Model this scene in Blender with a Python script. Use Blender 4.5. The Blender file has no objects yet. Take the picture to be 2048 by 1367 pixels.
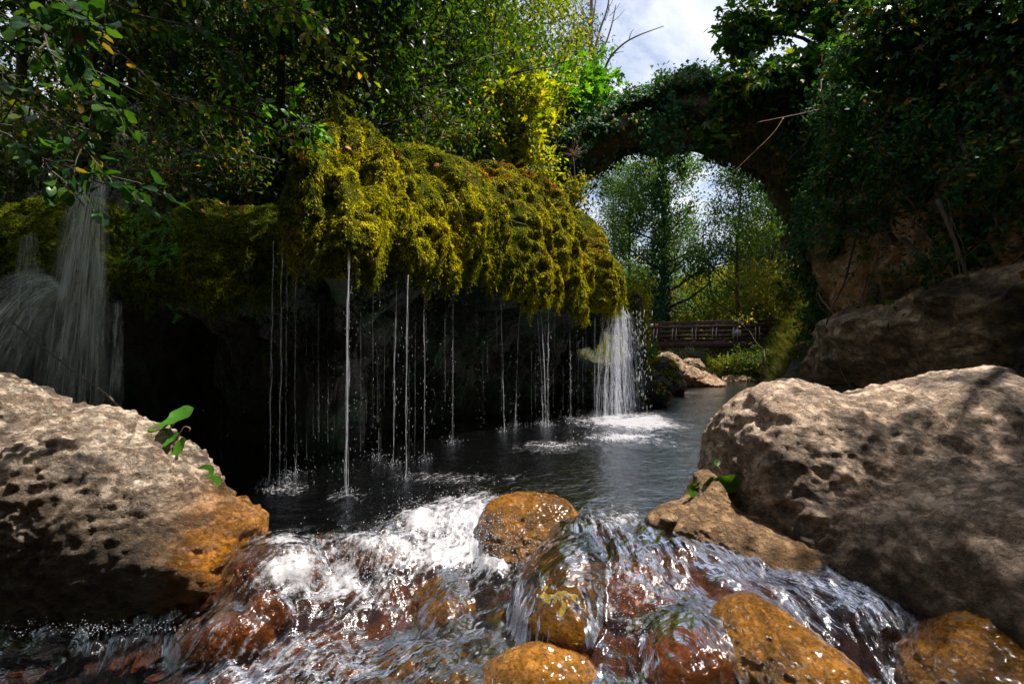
import bpy, math
import numpy as np
from math import radians as R, pi
sc = bpy.context.scene
COL = sc.collection
F, CZ, U0, V0 = 967.0, 1.3, 1024.0, 700.0
RS = np.random.RandomState

def P(u, v, d):                      # a point d metres ahead that the photograph shows at u, v
    return np.array([(u - U0) / F * d, d, CZ + (V0 - v) / F * d])

# ------------------------------------------------------------------ noise
def _h(ix, iy, iz, s):
    n = (ix.astype(np.int64) * 374761393 + iy.astype(np.int64) * 668265263 + iz.astype(np.int64) * 1274126177 + s * 974711) & 0xffffffff
    n = ((n ^ (n >> 13)) * 1103515245 + 12345) & 0xffffffff
    n = ((n ^ (n >> 15)) * 2246822519) & 0xffffffff
    n = n ^ (n >> 13)
    return (n & 0xffffff) / float(0xffffff) * 2 - 1

def noise(x, y, z=0.0, s=0):
    x, y, z = np.broadcast_arrays(np.asarray(x, float), np.asarray(y, float), np.asarray(z, float))
    x0, y0, z0 = np.floor(x), np.floor(y), np.floor(z)
    fx, fy, fz = x - x0, y - y0, z - z0
    fx, fy, fz = [f * f * f * (f * (f * 6 - 15) + 10) for f in (fx, fy, fz)]
    r = 0
    for i in (0, 1):
        wx = fx if i else 1 - fx
        for j in (0, 1):
            wy = fy if j else 1 - fy
            for k in (0, 1):
                wz = fz if k else 1 - fz
                r = r + wx * wy * wz * _h(x0 + i, y0 + j, z0 + k, s)
    return r

def fbm(x, y, z=0.0, o=4, s=0, lac=2.03, g=0.5):
    a, r, f = 1.0, 0, 1.0
    for i in range(o):
        r = r + a * noise(x * f, y * f, z * f, s + i * 17)
        a *= g; f *= lac
    return r

def sstep(a, b, x):
    t = np.clip((x - a) / (b - a), 0, 1)
    return t * t * (3 - 2 * t)

def unit(v):
    return v / (np.linalg.norm(v, axis=-1, keepdims=True) + 1e-9)

# ------------------------------------------------------------------ objects
def mesh(name, V, Fc, attrs=None, smooth=True, mat=None):
    """V (n,3); Fc one array (m,3|4) or a list of such"""
    if not isinstance(Fc, (list, tuple)): Fc = [Fc]
    Fc = [np.asarray(f, dtype=np.int32) for f in Fc if len(f)]
    me = bpy.data.meshes.new(name)
    V = np.asarray(V, dtype=np.float32)
    nl = sum(f.size for f in Fc); nf = sum(len(f) for f in Fc)
    me.vertices.add(len(V)); me.vertices.foreach_set('co', V.ravel())
    me.loops.add(nl); me.polygons.add(nf)
    me.loops.foreach_set('vertex_index', np.concatenate([f.ravel() for f in Fc]))
    tot = np.concatenate([np.full(len(f), f.shape[1], np.int32) for f in Fc])
    st = np.concatenate([[0], np.cumsum(tot)[:-1]]).astype(np.int32)
    me.polygons.foreach_set('loop_start', st)
    me.update(calc_edges=True)
    if smooth: me.polygons.foreach_set('use_smooth', np.ones(nf, bool))
    for k, a in (attrs or {}).items():
        at = me.attributes.new(k, 'FLOAT', 'POINT')
        at.data.foreach_set('value', np.asarray(a, dtype=np.float32))
    if mat: me.materials.append(mat)
    return me

def obj(name, me, parent=None, label=None, cat=None, group=None, kind=None, loc=None):
    o = bpy.data.objects.new(name, me); COL.objects.link(o)
    if loc is not None: o.location = tuple(loc)
    if parent is not None: o.parent = parent
    if label: o['label'] = label
    if cat: o['category'] = cat
    if group: o['group'] = group
    if kind: o['kind'] = kind
    return o

def thing(name, label, cat, loc=(0, 0, 0), rz=0, group=None):
    o = obj(name, None, None, label, cat, group, None, loc); o.rotation_euler = (0, 0, rz); o.empty_display_size = .1
    return o

def copy_tree(t, loc, rz=0, s=1.0, label=None, group=None):
    c = t.copy(); COL.objects.link(c); c.location = tuple(loc); c.rotation_euler = (0, 0, rz)
    c.scale = (s, s, s)
    if label: c['label'] = label
    if group: c['group'] = group
    for ch in list(t.children):
        d = ch.copy(); COL.objects.link(d); d.parent = c
    return c

class Acc:
    def __init__(s): s.V = []; s.F = {3: [], 4: []}; s.n = 0; s.A = {}
    def add(s, V, Fc, **at):
        V = np.asarray(V, float); Fc = np.asarray(Fc, int)
        s.V.append(V); s.F[Fc.shape[1]].append(Fc + s.n); s.n += len(V)
        for k, a in at.items(): s.A.setdefault(k, []).append(np.broadcast_to(a, len(V)).astype(float))
        return s
    def mesh(s, name, mat, smooth=True):
        return mesh(name, np.concatenate(s.V), [np.concatenate(f) for f in s.F.values() if f],
                    {k: np.concatenate(a) for k, a in s.A.items()}, smooth, mat)

def tube(pts, rad, n=6):
    pts = np.asarray(pts, float); m = len(pts); rad = np.broadcast_to(rad, m)
    T = unit(np.gradient(pts, axis=0))
    ref = np.array([0, 0, 1.0]) if abs(T[:, 2].mean()) < .8 else np.array([1.0, 0, 0])
    A = unit(np.cross(T, ref)); B = np.cross(T, A)
    a = np.arange(n) * 2 * pi / n
    V = pts[:, None, :] + rad[:, None, None] * (np.cos(a)[None, :, None] * A[:, None, :] + np.sin(a)[None, :, None] * B[:, None, :])
    i = np.arange(m - 1)[:, None] * n; j = np.arange(n)[None, :]; k = (j + 1) % n
    Q = np.stack([i + j, i + k, i + n + k, i + n + j], -1).reshape(-1, 4)
    V = V.reshape(-1, 3)
    V = np.concatenate([V, pts[:1], pts[-1:]])          # end caps
    return V, Q, np.concatenate([np.stack([np.full(n, m * n), k[0], j[0]], -1), np.stack([np.full(n, m * n + 1), (m - 1) * n + j[0], (m - 1) * n + k[0]], -1)])

def add_tube(acc, pts, rad, n=6, **at):
    V, Q, Tr = tube(pts, rad, n)
    b = acc.n; acc.add(V, Q, **at); acc.F[3].append(Tr + b)

def box(acc, c, size, rz=0.0, ry=0.0, bev=0.0, **at):
    sx, sy, sz = [q / 2 for q in size]
    V = np.array([[x, y, z] for z in (-sz, sz) for y in (-sy, sy) for x in (-sx, sx)], float)
    if ry: V = V @ np.array([[math.cos(ry), 0, -math.sin(ry)], [0, 1, 0], [math.sin(ry), 0, math.cos(ry)]])
    V = V @ np.array([[math.cos(rz), math.sin(rz), 0], [-math.sin(rz), math.cos(rz), 0], [0, 0, 1]])
    acc.add(V + np.asarray(c), [[0, 2, 3, 1], [4, 5, 7, 6], [0, 1, 5, 4], [2, 6, 7, 3], [0, 4, 6, 2], [1, 3, 7, 5]], **at)

# ------------------------------------------------------------------ leaves
def T_leaf(w=.5, fold=.18, droop=.15):
    V = np.array([[0, 0, 0], [.35, w * .5, fold * .5], [.35, -w * .5, fold * .5], [1, 0, -droop], [.45, 0, 0]])
    return V, np.array([[0, 4, 1], [1, 4, 3], [0, 2, 4], [2, 3, 4]])

def T_oval(w=.62, n=5, fold=.10, droop=.22, ruffle=0.02):
    V = []; x = np.linspace(0, 1, n + 2)
    for i, t in enumerate(x):
        h = w * .5 * (math.sin(pi * t ** .8)) ** .75 if 0 < t < 1 else 0
        z = -droop * t * t + .1 * t
        r = ruffle * (-1) ** i
        V += [[t, h, z + fold * h * 2 + r], [t, 0, z], [t, -h, z + fold * h * 2 - r]]
    V = np.array(V); Fq = []
    for i in range(n + 1):
        a = i * 3
        Fq += [[a, a + 1, a + 4], [a, a + 4, a + 3], [a + 1, a + 2, a + 5], [a + 1, a + 5, a + 4]]
    return V, np.array(Fq)

def T_lobed(lobes, w=1.0, droop=.15):
    """leaf with lobes given as (angle, length); the notch between is short"""
    pts = [(0, -.02, 0)]
    L = sorted(lobes)
    for i, (a, l) in enumerate(L):
        if i: 
            am = (a + L[i - 1][0]) / 2; lm = .42 * (l + L[i - 1][1]) / 2
            pts.append((am, lm, 1))
        d = 9 if len(L) > 3 else 14
        pts += [(a - d, l * .86, 1), (a, l, 1), (a + d, l * .86, 1)]
    V = [[0, 0, 0]] + [[.3 + l * math.cos(R(a)) * .7, l * math.sin(R(a)) * w * .75, -droop * l * l + .03 * math.sin(a)] for a, l, k in pts[1:]]
    n = len(V)
    return np.array(V), np.array([[0, i, i + 1] for i in range(1, n - 1)])

def T_fern(n=5):
    V = []; Fc = []
    for i in range(n):
        t = (i + .5) / n; L = .42 * (1 - t * .75)
        for s in (1, -1):
            b = len(V)
            V += [[t, 0, -.1 * t * t], [t + .14, s * L, .05 - .2 * t], [t + .16, 0, -.1 * t * t]]
            Fc.append([b, b + 1, b + 2])
    return np.array(V), np.array(Fc)

LEAF, SLIM, OVAL = T_leaf(.55), T_leaf(.26, .05, .1), T_oval()
FIG = T_lobed([(-95, .55), (-48, .85), (0, 1.0), (48, .85), (95, .55)], 1.0, .2)
IVY = T_lobed([(-80, .55), (0, 1.0), (80, .55)], 1.1, .12)
FERN = T_fern()
TUFT = (np.array([[0, -.1, 0], [0, .1, 0], [.5, .17, .12], [.55, -.15, .10], [1, 0, -.05]]), np.array([[0, 3, 2], [0, 2, 1], [3, 4, 2]]))

def scatter(T, pos, fwd, nor, size, rng, **at):
    """many copies of template T as one vertex array"""
    V, Fc = T; pos = np.asarray(pos, float); N = len(pos)
    X = unit(np.asarray(fwd, float)); Z = np.asarray(nor, float)
    Y = unit(np.cross(Z, X)); Z = np.cross(X, Y)
    s = np.broadcast_to(size, N)[:, None, None]
    W = pos[:, None, :] + s * (V[None, :, 0:1] * X[:, None] + V[None, :, 1:2] * Y[:, None] + V[None, :, 2:3] * Z[:, None])
    k = len(V)
    FF = (Fc[None] + (np.arange(N) * k)[:, None, None]).reshape(-1, 3)
    A = {q: np.repeat(np.broadcast_to(a, N), k) for q, a in at.items()}
    return W.reshape(-1, 3), FF, A

def leaves(name, T, pos, fwd, nor, size, rng, mat, **at):
    if 'v' not in at: at['v'] = rng.rand(len(pos))
    V, Fc, A = scatter(T, pos, fwd, nor, size, rng, **at)
    return mesh(name, V, Fc, A, False, mat)

def rdir(rng, n, up=0.0):
    v = rng.randn(n, 3); v[:, 2] += up
    return unit(v)

# ------------------------------------------------------------------ materials
class NT:
    def __init__(s, name):
        s.m = bpy.data.materials.new(name); s.m.use_nodes = True; s.t = s.m.node_tree
        s.t.nodes.clear(); s.out = s.t.nodes.new('ShaderNodeOutputMaterial')
    def n(s, typ, ins=None, **kw):
        nd = s.t.nodes.new('ShaderNode' + typ)
        for k, v in kw.items(): setattr(nd, k, v)
        for k, v in (ins or {}).items():
            sk = nd.inputs[k]
            if isinstance(v, bpy.types.NodeSocket): s.t.links.new(v, sk)
            else: sk.default_value = v
        return nd
    def attr(s, name): return s.n('Attribute', attribute_name=name).outputs['Fac']
    def math(s, op, a, b=0.5, c=None, clamp=False):
        i = {0: a, 1: b}
        if c is not None: i[2] = c
        return s.n('Math', i, operation=op, use_clamp=clamp).outputs[0]
    def mix(s, f, a, b, mode='MIX'):
        nd = s.n('Mix', None, data_type='RGBA', blend_type=mode)
        for k, v in ((0, f), (6, a), (7, b)):
            if isinstance(v, bpy.types.NodeSocket): s.t.links.new(v, nd.inputs[k])
            else: nd.inputs[k].default_value = v if k == 0 else (*v[:3], 1)
        return nd.outputs[2]
    def noise(s, vec, scale, det=5, rough=.6, dist=0.0):
        i = {'Scale': scale, 'Detail': det, 'Roughness': rough, 'Distortion': dist}
        if vec is not None: i['Vector'] = vec
        return s.n('TexNoise', i).outputs['Fac']
    def ramp(s, f, stops, interp='LINEAR'):
        nd = s.n('ValToRGB', {'Fac': f}); cr = nd.color_ramp; cr.interpolation = interp
        while len(cr.elements) < len(stops): cr.elements.new(.5)
        for e, (p, c) in zip(cr.elements, stops):
            e.position = p; e.color = (*c[:3], 1) if hasattr(c, '__len__') else (c, c, c, 1)
        return nd.outputs['Color']
    def mapr(s, f, a, b, c=0.0, d=1.0):
        return s.n('MapRange', {'Value': f, 'From Min': a, 'From Max': b, 'To Min': c, 'To Max': d}, interpolation_type='SMOOTHSTEP').outputs[0]
    def pos(s): return s.n('NewGeometry').outputs['Position']
    def z(s): return s.n('SeparateXYZ', {0: s.pos()}).outputs[2]
    def mapv(s, vec, sc_=(1, 1, 1), rot=(0, 0, 0)):
        return s.n('Mapping', {'Vector': vec, 'Scale': sc_, 'Rotation': rot}).outputs[0]
    def bump(s, h, st, dist, nrm=None):
        i = {'Height': h, 'Strength': st, 'Distance': dist}
        if nrm is not None: i['Normal'] = nrm
        return s.n('Bump', i).outputs[0]
    def end(s, sh):
        s.t.links.new(sh, s.out.inputs['Surface']); return s.m

def leaf_mat(name, stops, trans=.4, tint=(1.6, 1.7, .5), rough=.5, spec=.22):
    m = NT(name); c = m.ramp(m.attr('v'), stops)
    p = m.n('BsdfPrincipled', {'Base Color': c, 'Roughness': rough, 'Specular IOR Level': spec})
    tc = m.mix(1.0, c, tint, 'MULTIPLY')
    t = m.n('BsdfTranslucent', {'Color': tc})
    return m.end(m.n('MixShader', {0: trans, 1: p.outputs[0], 2: t.outputs[0]}).outputs[0])

def rock_mat(name, pale=(.42, .36, .29), mid=(.20, .15, .11), dark=(.035, .028, .022), oz=None, of=.25, orange=(.42, .15, .018), rough=.75,
             scale=1.0, stain=.5, moss=0.0, xo=None, dz=None, bd=.075, wr=.36):
    m = NT(name); p = m.pos()
    n1 = m.noise(p, 1.6 * scale, 6, .62, .3)
    n2 = m.noise(m.mapv(p, (1, 1, 1.5)), 6 * scale, 10, .76, .15)
    n3 = m.noise(p, 30 * scale, 7, .75)
    pit = m.n('TexVoronoi', {'Vector': p, 'Scale': 22.0 * scale}, feature='SMOOTH_F1').outputs['Distance']
    nf = m.noise(p, 130 * scale, 4, .7)
    c = m.mix(m.mapr(n2, .43, .57), mid, pale)
    rdg = m.math('ABSOLUTE', m.math('SUBTRACT', m.noise(m.mapv(p, (1, 1, 1.6)), 5.5 * scale, 9, .72, .1), .5))
    c = m.mix(m.mapr(rdg, .022, .0, 0, .85), c, dark)
    c = m.mix(m.mapr(n3, .46, .68, 0, .75), c, tuple(q * .45 for q in mid))
    vor = m.n('TexVoronoi', {'Vector': m.n('VectorMath', {0: p, 1: m.n('VectorMath', {0: m.n('TexNoise', {'Vector': p, 'Scale': 9.0 * scale, 'Detail': 4.0}).outputs['Color'], 'Scale': .22}, operation='SCALE').outputs[0]}, operation='ADD').outputs[0], 'Scale': 6.5 * scale, 'Randomness': 1.0}, feature='F1').outputs['Distance']
    lich = m.math('MULTIPLY', m.mapr(vor, .36, .24), m.mapr(n1, .40, .54))
    c = m.mix(m.math('MULTIPLY', lich, .85), c, tuple(min(1, q * 1.25) for q in pale))
    c = m.mix(m.math('MULTIPLY', m.mapr(n1, .56 - .1 * stain, .36), m.mapr(n2, .3, .62, .55, 1)), c, dark)
    rg = rough
    if oz is not None:
        zz = m.math('ADD', m.z(), m.math('MULTIPLY', m.math('SUBTRACT', n1, .5), 1.2))
        f = m.mapr(zz, oz + of, oz - of)
        if xo is not None:
            xx = m.math('ADD', m.n('SeparateXYZ', {0: p}).outputs[0], m.math('MULTIPLY', m.math('SUBTRACT', n2, .5), .4))
            f = m.math('MULTIPLY', f, m.mapr(xx, xo[0], xo[1]))
        oc = m.mix(m.mapr(n2, .35, .65), tuple(q * .45 for q in orange), orange)
        oc = m.mix(m.mapr(n3, .48, .66, 0, .85), oc, (orange[0] * .10, orange[1] * .13, orange[2] * .3))
        oc = m.mix(m.mapr(n1, .56, .40, 0, .75), oc, (orange[0] * .16, orange[1] * .18, orange[2] * .4))
        c = m.mix(f, c, oc)
        rg = m.math('SUBTRACT', rough, m.math('MULTIPLY', f, rough - wr))
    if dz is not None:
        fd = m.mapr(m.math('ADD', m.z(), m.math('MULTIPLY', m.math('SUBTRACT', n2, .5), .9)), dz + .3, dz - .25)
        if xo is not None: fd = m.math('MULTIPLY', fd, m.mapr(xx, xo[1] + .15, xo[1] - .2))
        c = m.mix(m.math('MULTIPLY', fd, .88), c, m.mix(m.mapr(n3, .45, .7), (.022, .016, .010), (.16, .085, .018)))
    if moss:
        mf = m.math('MULTIPLY', m.mapr(m.noise(p, 2.2, 5, .6), .5, .62), m.mapr(n3, .3, .6, .4, 1))
        c = m.mix(m.math('MULTIPLY', mf, moss), c, (.03, .075, .008))
    h = m.math('ADD', m.math('ADD', m.math('MULTIPLY', n2, .5), m.math('MULTIPLY', m.mapr(rdg, 0, .07), .22)), m.math('ADD', m.math('MULTIPLY', n3, .3), m.math('ADD', m.math('MULTIPLY', nf, .14), m.math('MULTIPLY', m.mapr(pit, .05, .45), .22))))
    b = m.bump(h, 1.0, bd / scale ** .5)
    return m.end(m.n('BsdfPrincipled', {'Base Color': c, 'Roughness': rg, 'Normal': b, 'Specular IOR Level': .4, 'Coat Weight': .4 if wr < .2 else 0.0, 'Coat Roughness': .18}).outputs[0])

def bark_mat(name, a=(.05, .035, .025), b=(.11, .085, .065)):
    m = NT(name); p = m.mapv(m.pos(), (1, 1, .2))
    n = m.noise(p, 30, 5, .7)
    c = m.mix(m.mapr(n, .4, .62), a, b)
    return m.end(m.n('BsdfPrincipled', {'Base Color': c, 'Roughness': .85, 'Normal': m.bump(n, .8, .02)}).outputs[0])

M = {}
M['leaf_dark'] = leaf_mat('leaf_dark', [(0, (.009, .026, .006)), (.6, (.018, .048, .008)), (.93, (.07, .12, .015)), (.98, (.30, .12, .015))], .42, (2.3, 2.3, .45), .35)
M['leaf_mid'] = leaf_mat('leaf_mid', [(0, (.018, .05, .007)), (.6, (.035, .085, .008)), (.92, (.08, .12, .01)), (.98, (.35, .2, .02))], .5, (2.2, 1.9, .3), .42)
M['leaf_yellow'] = leaf_mat('leaf_yellow', [(0, (.06, .13, .010)), (.6, (.13, .20, .012)), (.9, (.24, .25, .014)), (.99, (.42, .25, .02))], .55, (1.9, 1.5, .25), .45)  # yellow-green leaf; its yellow also stands for sunlight on the lit trees
M['leaf_hazel'] = leaf_mat('leaf_hazel', [(0, (.014, .05, .014)), (.6, (.028, .085, .018)), (.9, (.06, .12, .014)), (.985, (.16, .11, .02))], .35, (2.2, 2.2, .5), .33)
M['leaf_fig'] = leaf_mat('leaf_fig', [(0, (.025, .085, .012)), (.7, (.055, .14, .014)), (.93, (.13, .16, .015)), (.99, (.25, .16, .02))], .42, (2.0, 2.0, .4), .4)
M['leaf_ivy'] = leaf_mat('leaf_ivy', [(0, (.012, .055, .024)), (.55, (.028, .11, .038)), (.88, (.08, .16, .02)), (.96, (.20, .15, .02)), (1, (.25, .08, .02))], .25, (1.6, 1.8, .5), .55, .14)
M['leaf_far'] = leaf_mat('leaf_far', [(0, (.028, .075, .024)), (.6, (.058, .125, .026)), (.93, (.13, .17, .026)), (1, (.2, .18, .03))], .5, (1.6, 1.6, .5), .5)
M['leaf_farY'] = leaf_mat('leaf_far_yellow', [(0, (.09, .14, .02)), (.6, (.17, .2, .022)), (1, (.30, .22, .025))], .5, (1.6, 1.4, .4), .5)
M['leaf_grey'] = leaf_mat('leaf_grey', [(0, (.05, .08, .05)), (1, (.10, .12, .08))], .3, (1.3, 1.3, .9), .5)
M['leaf_sun_tint'] = leaf_mat('leaf_sunlit_tint', [(0, (.16, .26, .008)), (.6, (.32, .38, .010)), (1, (.50, .45, .015))], .6, (1.5, 1.3, .2), .4)  # brighter leaf copy; sunlight is put into its colour
M['leaf_fresh'] = leaf_mat('leaf_fresh', [(0, (.05, .18, .02)), (1, (.10, .26, .02))], .5, (1.8, 1.7, .3), .4)
M['leaf_dead'] = leaf_mat('leaf_dead', [(0, (.35, .12, .03)), (1, (.5, .2, .06))], .15, (1, 1, 1), .6)
M['grass'] = leaf_mat('grass_blades', [(0, (.06, .10, .02)), (.6, (.12, .15, .03)), (1, (.28, .22, .08))], .35, (1.5, 1.4, .5), .5)
M['dry'] = leaf_mat('dry_heads', [(0, (.16, .10, .075)), (1, (.30, .18, .14))], .2, (1, 1, 1), .7)
M['bark'] = bark_mat('bark'); M['bark_pale'] = bark_mat('bark_pale', (.14, .10, .075), (.26, .19, .14))
M['bark_red'] = bark_mat('bark_red', (.20, .10, .07), (.34, .2, .15))

def moss_mat(name):
    m = NT(name); v = m.attr('v'); d = m.attr('dry')
    g = m.ramp(v, [(0, (.035, .060, .003)), (.5, (.09, .13, .004)), (1, (.18, .21, .008))])
    y = m.ramp(v, [(0, (.12, .12, .003)), (.5, (.36, .34, .005)), (1, (.66, .57, .010))])
    o = m.ramp(v, [(0, (.36, .12, .010)), (1, (.60, .24, .015))])
    c = m.mix(m.mapr(d, .15, .6), g, y); c = m.mix(m.mapr(d, .78, 1.0), c, o)  # yellow-gold stands for sunlit moss, green for shaded; orange is dry moss
    p = m.n('BsdfPrincipled', {'Base Color': c, 'Roughness': .9, 'Specular IOR Level': .06})
    t = m.n('BsdfTranslucent', {'Color': m.mix(1.0, c, (1.4, 1.4, .6), 'MULTIPLY')})
    return m.end(m.n('MixShader', {0: .3, 1: p.outputs[0], 2: t.outputs[0]}).outputs[0])
M['moss'] = moss_mat('moss_fronds')

def mossbase_mat():
    m = NT('moss_cushion'); p = m.pos()
    n = m.noise(p, 40, 6, .7); n2 = m.noise(p, 3, 4)
    c = m.mix(m.mapr(n2, .4, .6), (.06, .085, .006), (.14, .12, .008))
    c = m.mix(m.mapr(n, .4, .6), tuple([.02, .03, .004]), c)
    return m.end(m.n('BsdfPrincipled', {'Base Color': c, 'Roughness': .9, 'Normal': m.bump(n, 1, .05), 'Specular IOR Level': .05}).outputs[0])
M['mossbase'] = mossbase_mat()

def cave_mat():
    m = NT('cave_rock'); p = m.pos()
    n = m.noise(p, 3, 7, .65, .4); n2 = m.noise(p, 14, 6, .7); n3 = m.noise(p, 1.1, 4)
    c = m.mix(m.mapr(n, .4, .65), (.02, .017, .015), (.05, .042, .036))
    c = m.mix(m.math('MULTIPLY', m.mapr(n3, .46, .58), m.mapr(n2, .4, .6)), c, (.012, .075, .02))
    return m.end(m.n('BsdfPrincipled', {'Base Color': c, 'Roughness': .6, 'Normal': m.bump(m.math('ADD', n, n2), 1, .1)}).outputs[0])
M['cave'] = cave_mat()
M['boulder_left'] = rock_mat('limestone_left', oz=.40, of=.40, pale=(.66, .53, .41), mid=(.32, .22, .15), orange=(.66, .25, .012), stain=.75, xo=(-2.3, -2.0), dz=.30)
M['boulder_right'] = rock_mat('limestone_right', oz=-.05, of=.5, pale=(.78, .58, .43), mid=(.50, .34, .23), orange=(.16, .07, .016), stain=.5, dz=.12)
M['stone_orange'] = rock_mat('algae_stone', oz=9, of=.3, orange=(.50, .20, .012), rough=.7, scale=1.5, stain=.6, bd=.034, wr=.18)
M['stone_olive'] = rock_mat('algae_olive', oz=9, of=.3, orange=(.56, .37, .018), rough=.7, scale=1.5, stain=.6, bd=.034, wr=.18)
M['stone_tan'] = rock_mat('tan_stone', oz=.02, of=.3, pale=(.42, .26, .13), mid=(.30, .17, .08), orange=(.42, .2, .05), scale=1.2, stain=.1)
M['stone_far'] = rock_mat('far_stone', pale=(.62, .43, .28), mid=(.40, .24, .12), dark=(.10, .055, .03), scale=1.3, stain=.2)
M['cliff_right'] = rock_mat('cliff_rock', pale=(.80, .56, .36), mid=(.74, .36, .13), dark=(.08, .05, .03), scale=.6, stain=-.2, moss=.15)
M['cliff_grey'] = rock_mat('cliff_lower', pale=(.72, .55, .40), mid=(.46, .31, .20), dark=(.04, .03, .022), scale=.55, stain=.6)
M['arch_stone'] = rock_mat('arch_masonry', pale=(.26, .17, .11), mid=(.15, .09, .06), scale=1.2, stain=.4, moss=.3)

def soil_mat():
    m = NT('soil'); p = m.pos(); n = m.noise(p, 2.5, 7, .7); n2 = m.noise(p, 20, 5, .7)
    c = m.mix(m.mapr(n, .4, .6), (.022, .018, .010), (.03, .05, .012)); c = m.mix(m.mapr(n2, .5, .7), c, (.10, .065, .03))
    # stream bed: silt, with the deep pool's light absorption put into its colour, ochre gravel in the shallows
    z = m.z(); bed = m.mix(m.mapr(m.noise(p, 2.1, 4, .6), .42, .58), (.035, .020, .022), m.mix(m.mapr(n2, .35, .6), (.10, .045, .016), (.22, .10, .02)))
    f = m.mapr(z, .12, -.05)
    deep = m.attr('deep')
    bed = m.mix(deep, bed, m.mix(m.mapr(n2, .4, .6), (.012, .02, .016), (.03, .045, .034)))
    c = m.mix(f, c, bed)
    return m.end(m.n('BsdfPrincipled', {'Base Color': c, 'Roughness': .85, 'Normal': m.bump(m.math('ADD', n, n2), 1, .06)}).outputs[0])
M['soil'] = soil_mat()

def water_mat():
    m = NT('water'); p = m.pos()
    foam = m.attr('foam'); rap = m.attr('rapid')
    st = m.n('CombineXYZ', {0: m.attr('fs'), 1: m.attr('ft'), 2: 0.0}).outputs[0]
    streak = m.noise(m.mapv(st, (6, 24, 1)), 1.0, 4, .6, .5)
    fine = m.noise(m.mapv(st, (16, 46, 1)), 1.0, 2, .5, .3)
    calm = m.noise(m.mapv(p, (1, 1.6, 1)), 13, 4, .6, .5)
    h = m.mix(rap, m.math('MULTIPLY', calm, .75), m.math('ADD', m.math('MULTIPLY', streak, .8), m.math('MULTIPLY', fine, .08)))
    b = m.bump(h, m.math('ADD', .55, m.math('MULTIPLY', rap, -.12)), .032)
    fr = m.n('Fresnel', {'IOR': 1.33, 'Normal': b}).outputs[0]
    gl = m.n('BsdfGlossy', {'Color': (.70, .72, .78, 1), 'Roughness': .11, 'Normal': b})
    deep = m.attr('deep')
    tr = m.n('BsdfTransparent', {'Color': m.mix(deep, (.64, .50, .42), (.42, .60, .53))})
    mur = m.n('BsdfDiffuse', {'Color': m.mix(deep, (.075, .05, .05), (.04, .11, .088)), 'Normal': b})
    body = m.n('MixShader', {0: m.math('ADD', .05, m.math('MULTIPLY', deep, .5)), 1: tr.outputs[0], 2: mur.outputs[0]})
    w = m.n('MixShader', {0: fr, 1: body.outputs[0], 2: gl.outputs[0]})
    grain = m.noise(p, 30, 8, .72)
    tex = m.math('ADD', m.math('MULTIPLY', m.math('SUBTRACT', streak, .5), 2.2), m.math('MULTIPLY', m.math('SUBTRACT', grain, .5), 2.4))
    ff = m.mapr(m.math('ADD', m.math('SUBTRACT', foam, .04), m.math('MULTIPLY', tex, m.mapr(foam, 0, .25))), .24, 1.30, 0, .92)
    fd = m.n('BsdfPrincipled', {'Base Color': (.62, .62, .68, 1), 'Roughness': .4, 'Normal': b, 'Specular IOR Level': .7})
    tl = m.n('BsdfTranslucent', {'Color': (.55, .55, .6, 1)})
    fo = m.n('MixShader', {0: .3, 1: fd.outputs[0], 2: tl.outputs[0]})
    return m.end(m.n('MixShader', {0: ff, 1: w.outputs[0], 2: fo.outputs[0]}).outputs[0])
M['water'] = water_mat()

def fall_mat(name, alpha, streaky=True, col=(.88, .9, .98)):
    m = NT(name); p = m.pos()
    n = m.noise(m.mapv(p, (60, 60, 7 if streaky else 2.2)), 1.0, 4, .7)
    a = m.math('MULTIPLY', m.mapr(n, .36, .66, .12, 1.0), m.math('MULTIPLY', alpha, m.attr('a')))
    d = m.n('BsdfPrincipled', {'Base Color': (*col, 1), 'Roughness': .25, 'Specular IOR Level': .8})
    t = m.n('BsdfTranslucent', {'Color': (*col, 1)})
    s = m.n('MixShader', {0: .5, 1: d.outputs[0], 2: t.outputs[0]})
    return m.end(m.n('MixShader', {0: a, 1: m.n('BsdfTransparent').outputs[0], 2: s.outputs[0]}).outputs[0])
M['stream'] = fall_mat('falling_water', .9)
M['silk'] = fall_mat('silky_water', .34, False, (.78, .84, .82))

def veil_mat():
    m = NT('water_veil'); st = m.n('CombineXYZ', {0: m.attr('ft'), 1: m.attr('fs'), 2: 0.0}).outputs[0]
    n = m.noise(m.mapv(st, (34, 1.6, 1)), 1.0, 5, .65, .15); n2 = m.noise(m.mapv(st, (7, .8, 1)), 1.0, 2, .5)
    a = m.math('MULTIPLY', m.math('MULTIPLY', m.mapr(n, .44, .64, .06, 1.0), m.mapr(n2, .32, .6, .35, 1)), m.attr('a'))
    d = m.n('BsdfDiffuse', {'Color': (.86, .92, .90, 1)}); t = m.n('BsdfTranslucent', {'Color': (.86, .92, .90, 1)})
    s = m.n('MixShader', {0: .5, 1: d.outputs[0], 2: t.outputs[0]})
    return m.end(m.n('MixShader', {0: a, 1: m.n('BsdfTransparent').outputs[0], 2: s.outputs[0]}).outputs[0])
M['veil'] = veil_mat()
def flat_mat(name, c, rough=.6, n_=.25, metal=0.0):
    m = NT(name); n = m.noise(m.mapv(m.pos(), (1, 1, 4)), 14, 5, .7)
    cc = m.mix(m.mapr(n, .3, .7), tuple(q * (1 - n_) for q in c), tuple(q * (1 + n_) for q in c))
    return m.end(m.n('BsdfPrincipled', {'Base Color': cc, 'Roughness': rough, 'Metallic': metal, 'Normal': m.bump(n, .4, .01)}).outputs[0])
M['wood_dark'] = flat_mat('stained_wood', (.075, .035, .032)); M['steel'] = flat_mat('brace_metal', (.34, .26, .25), .4)
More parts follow.
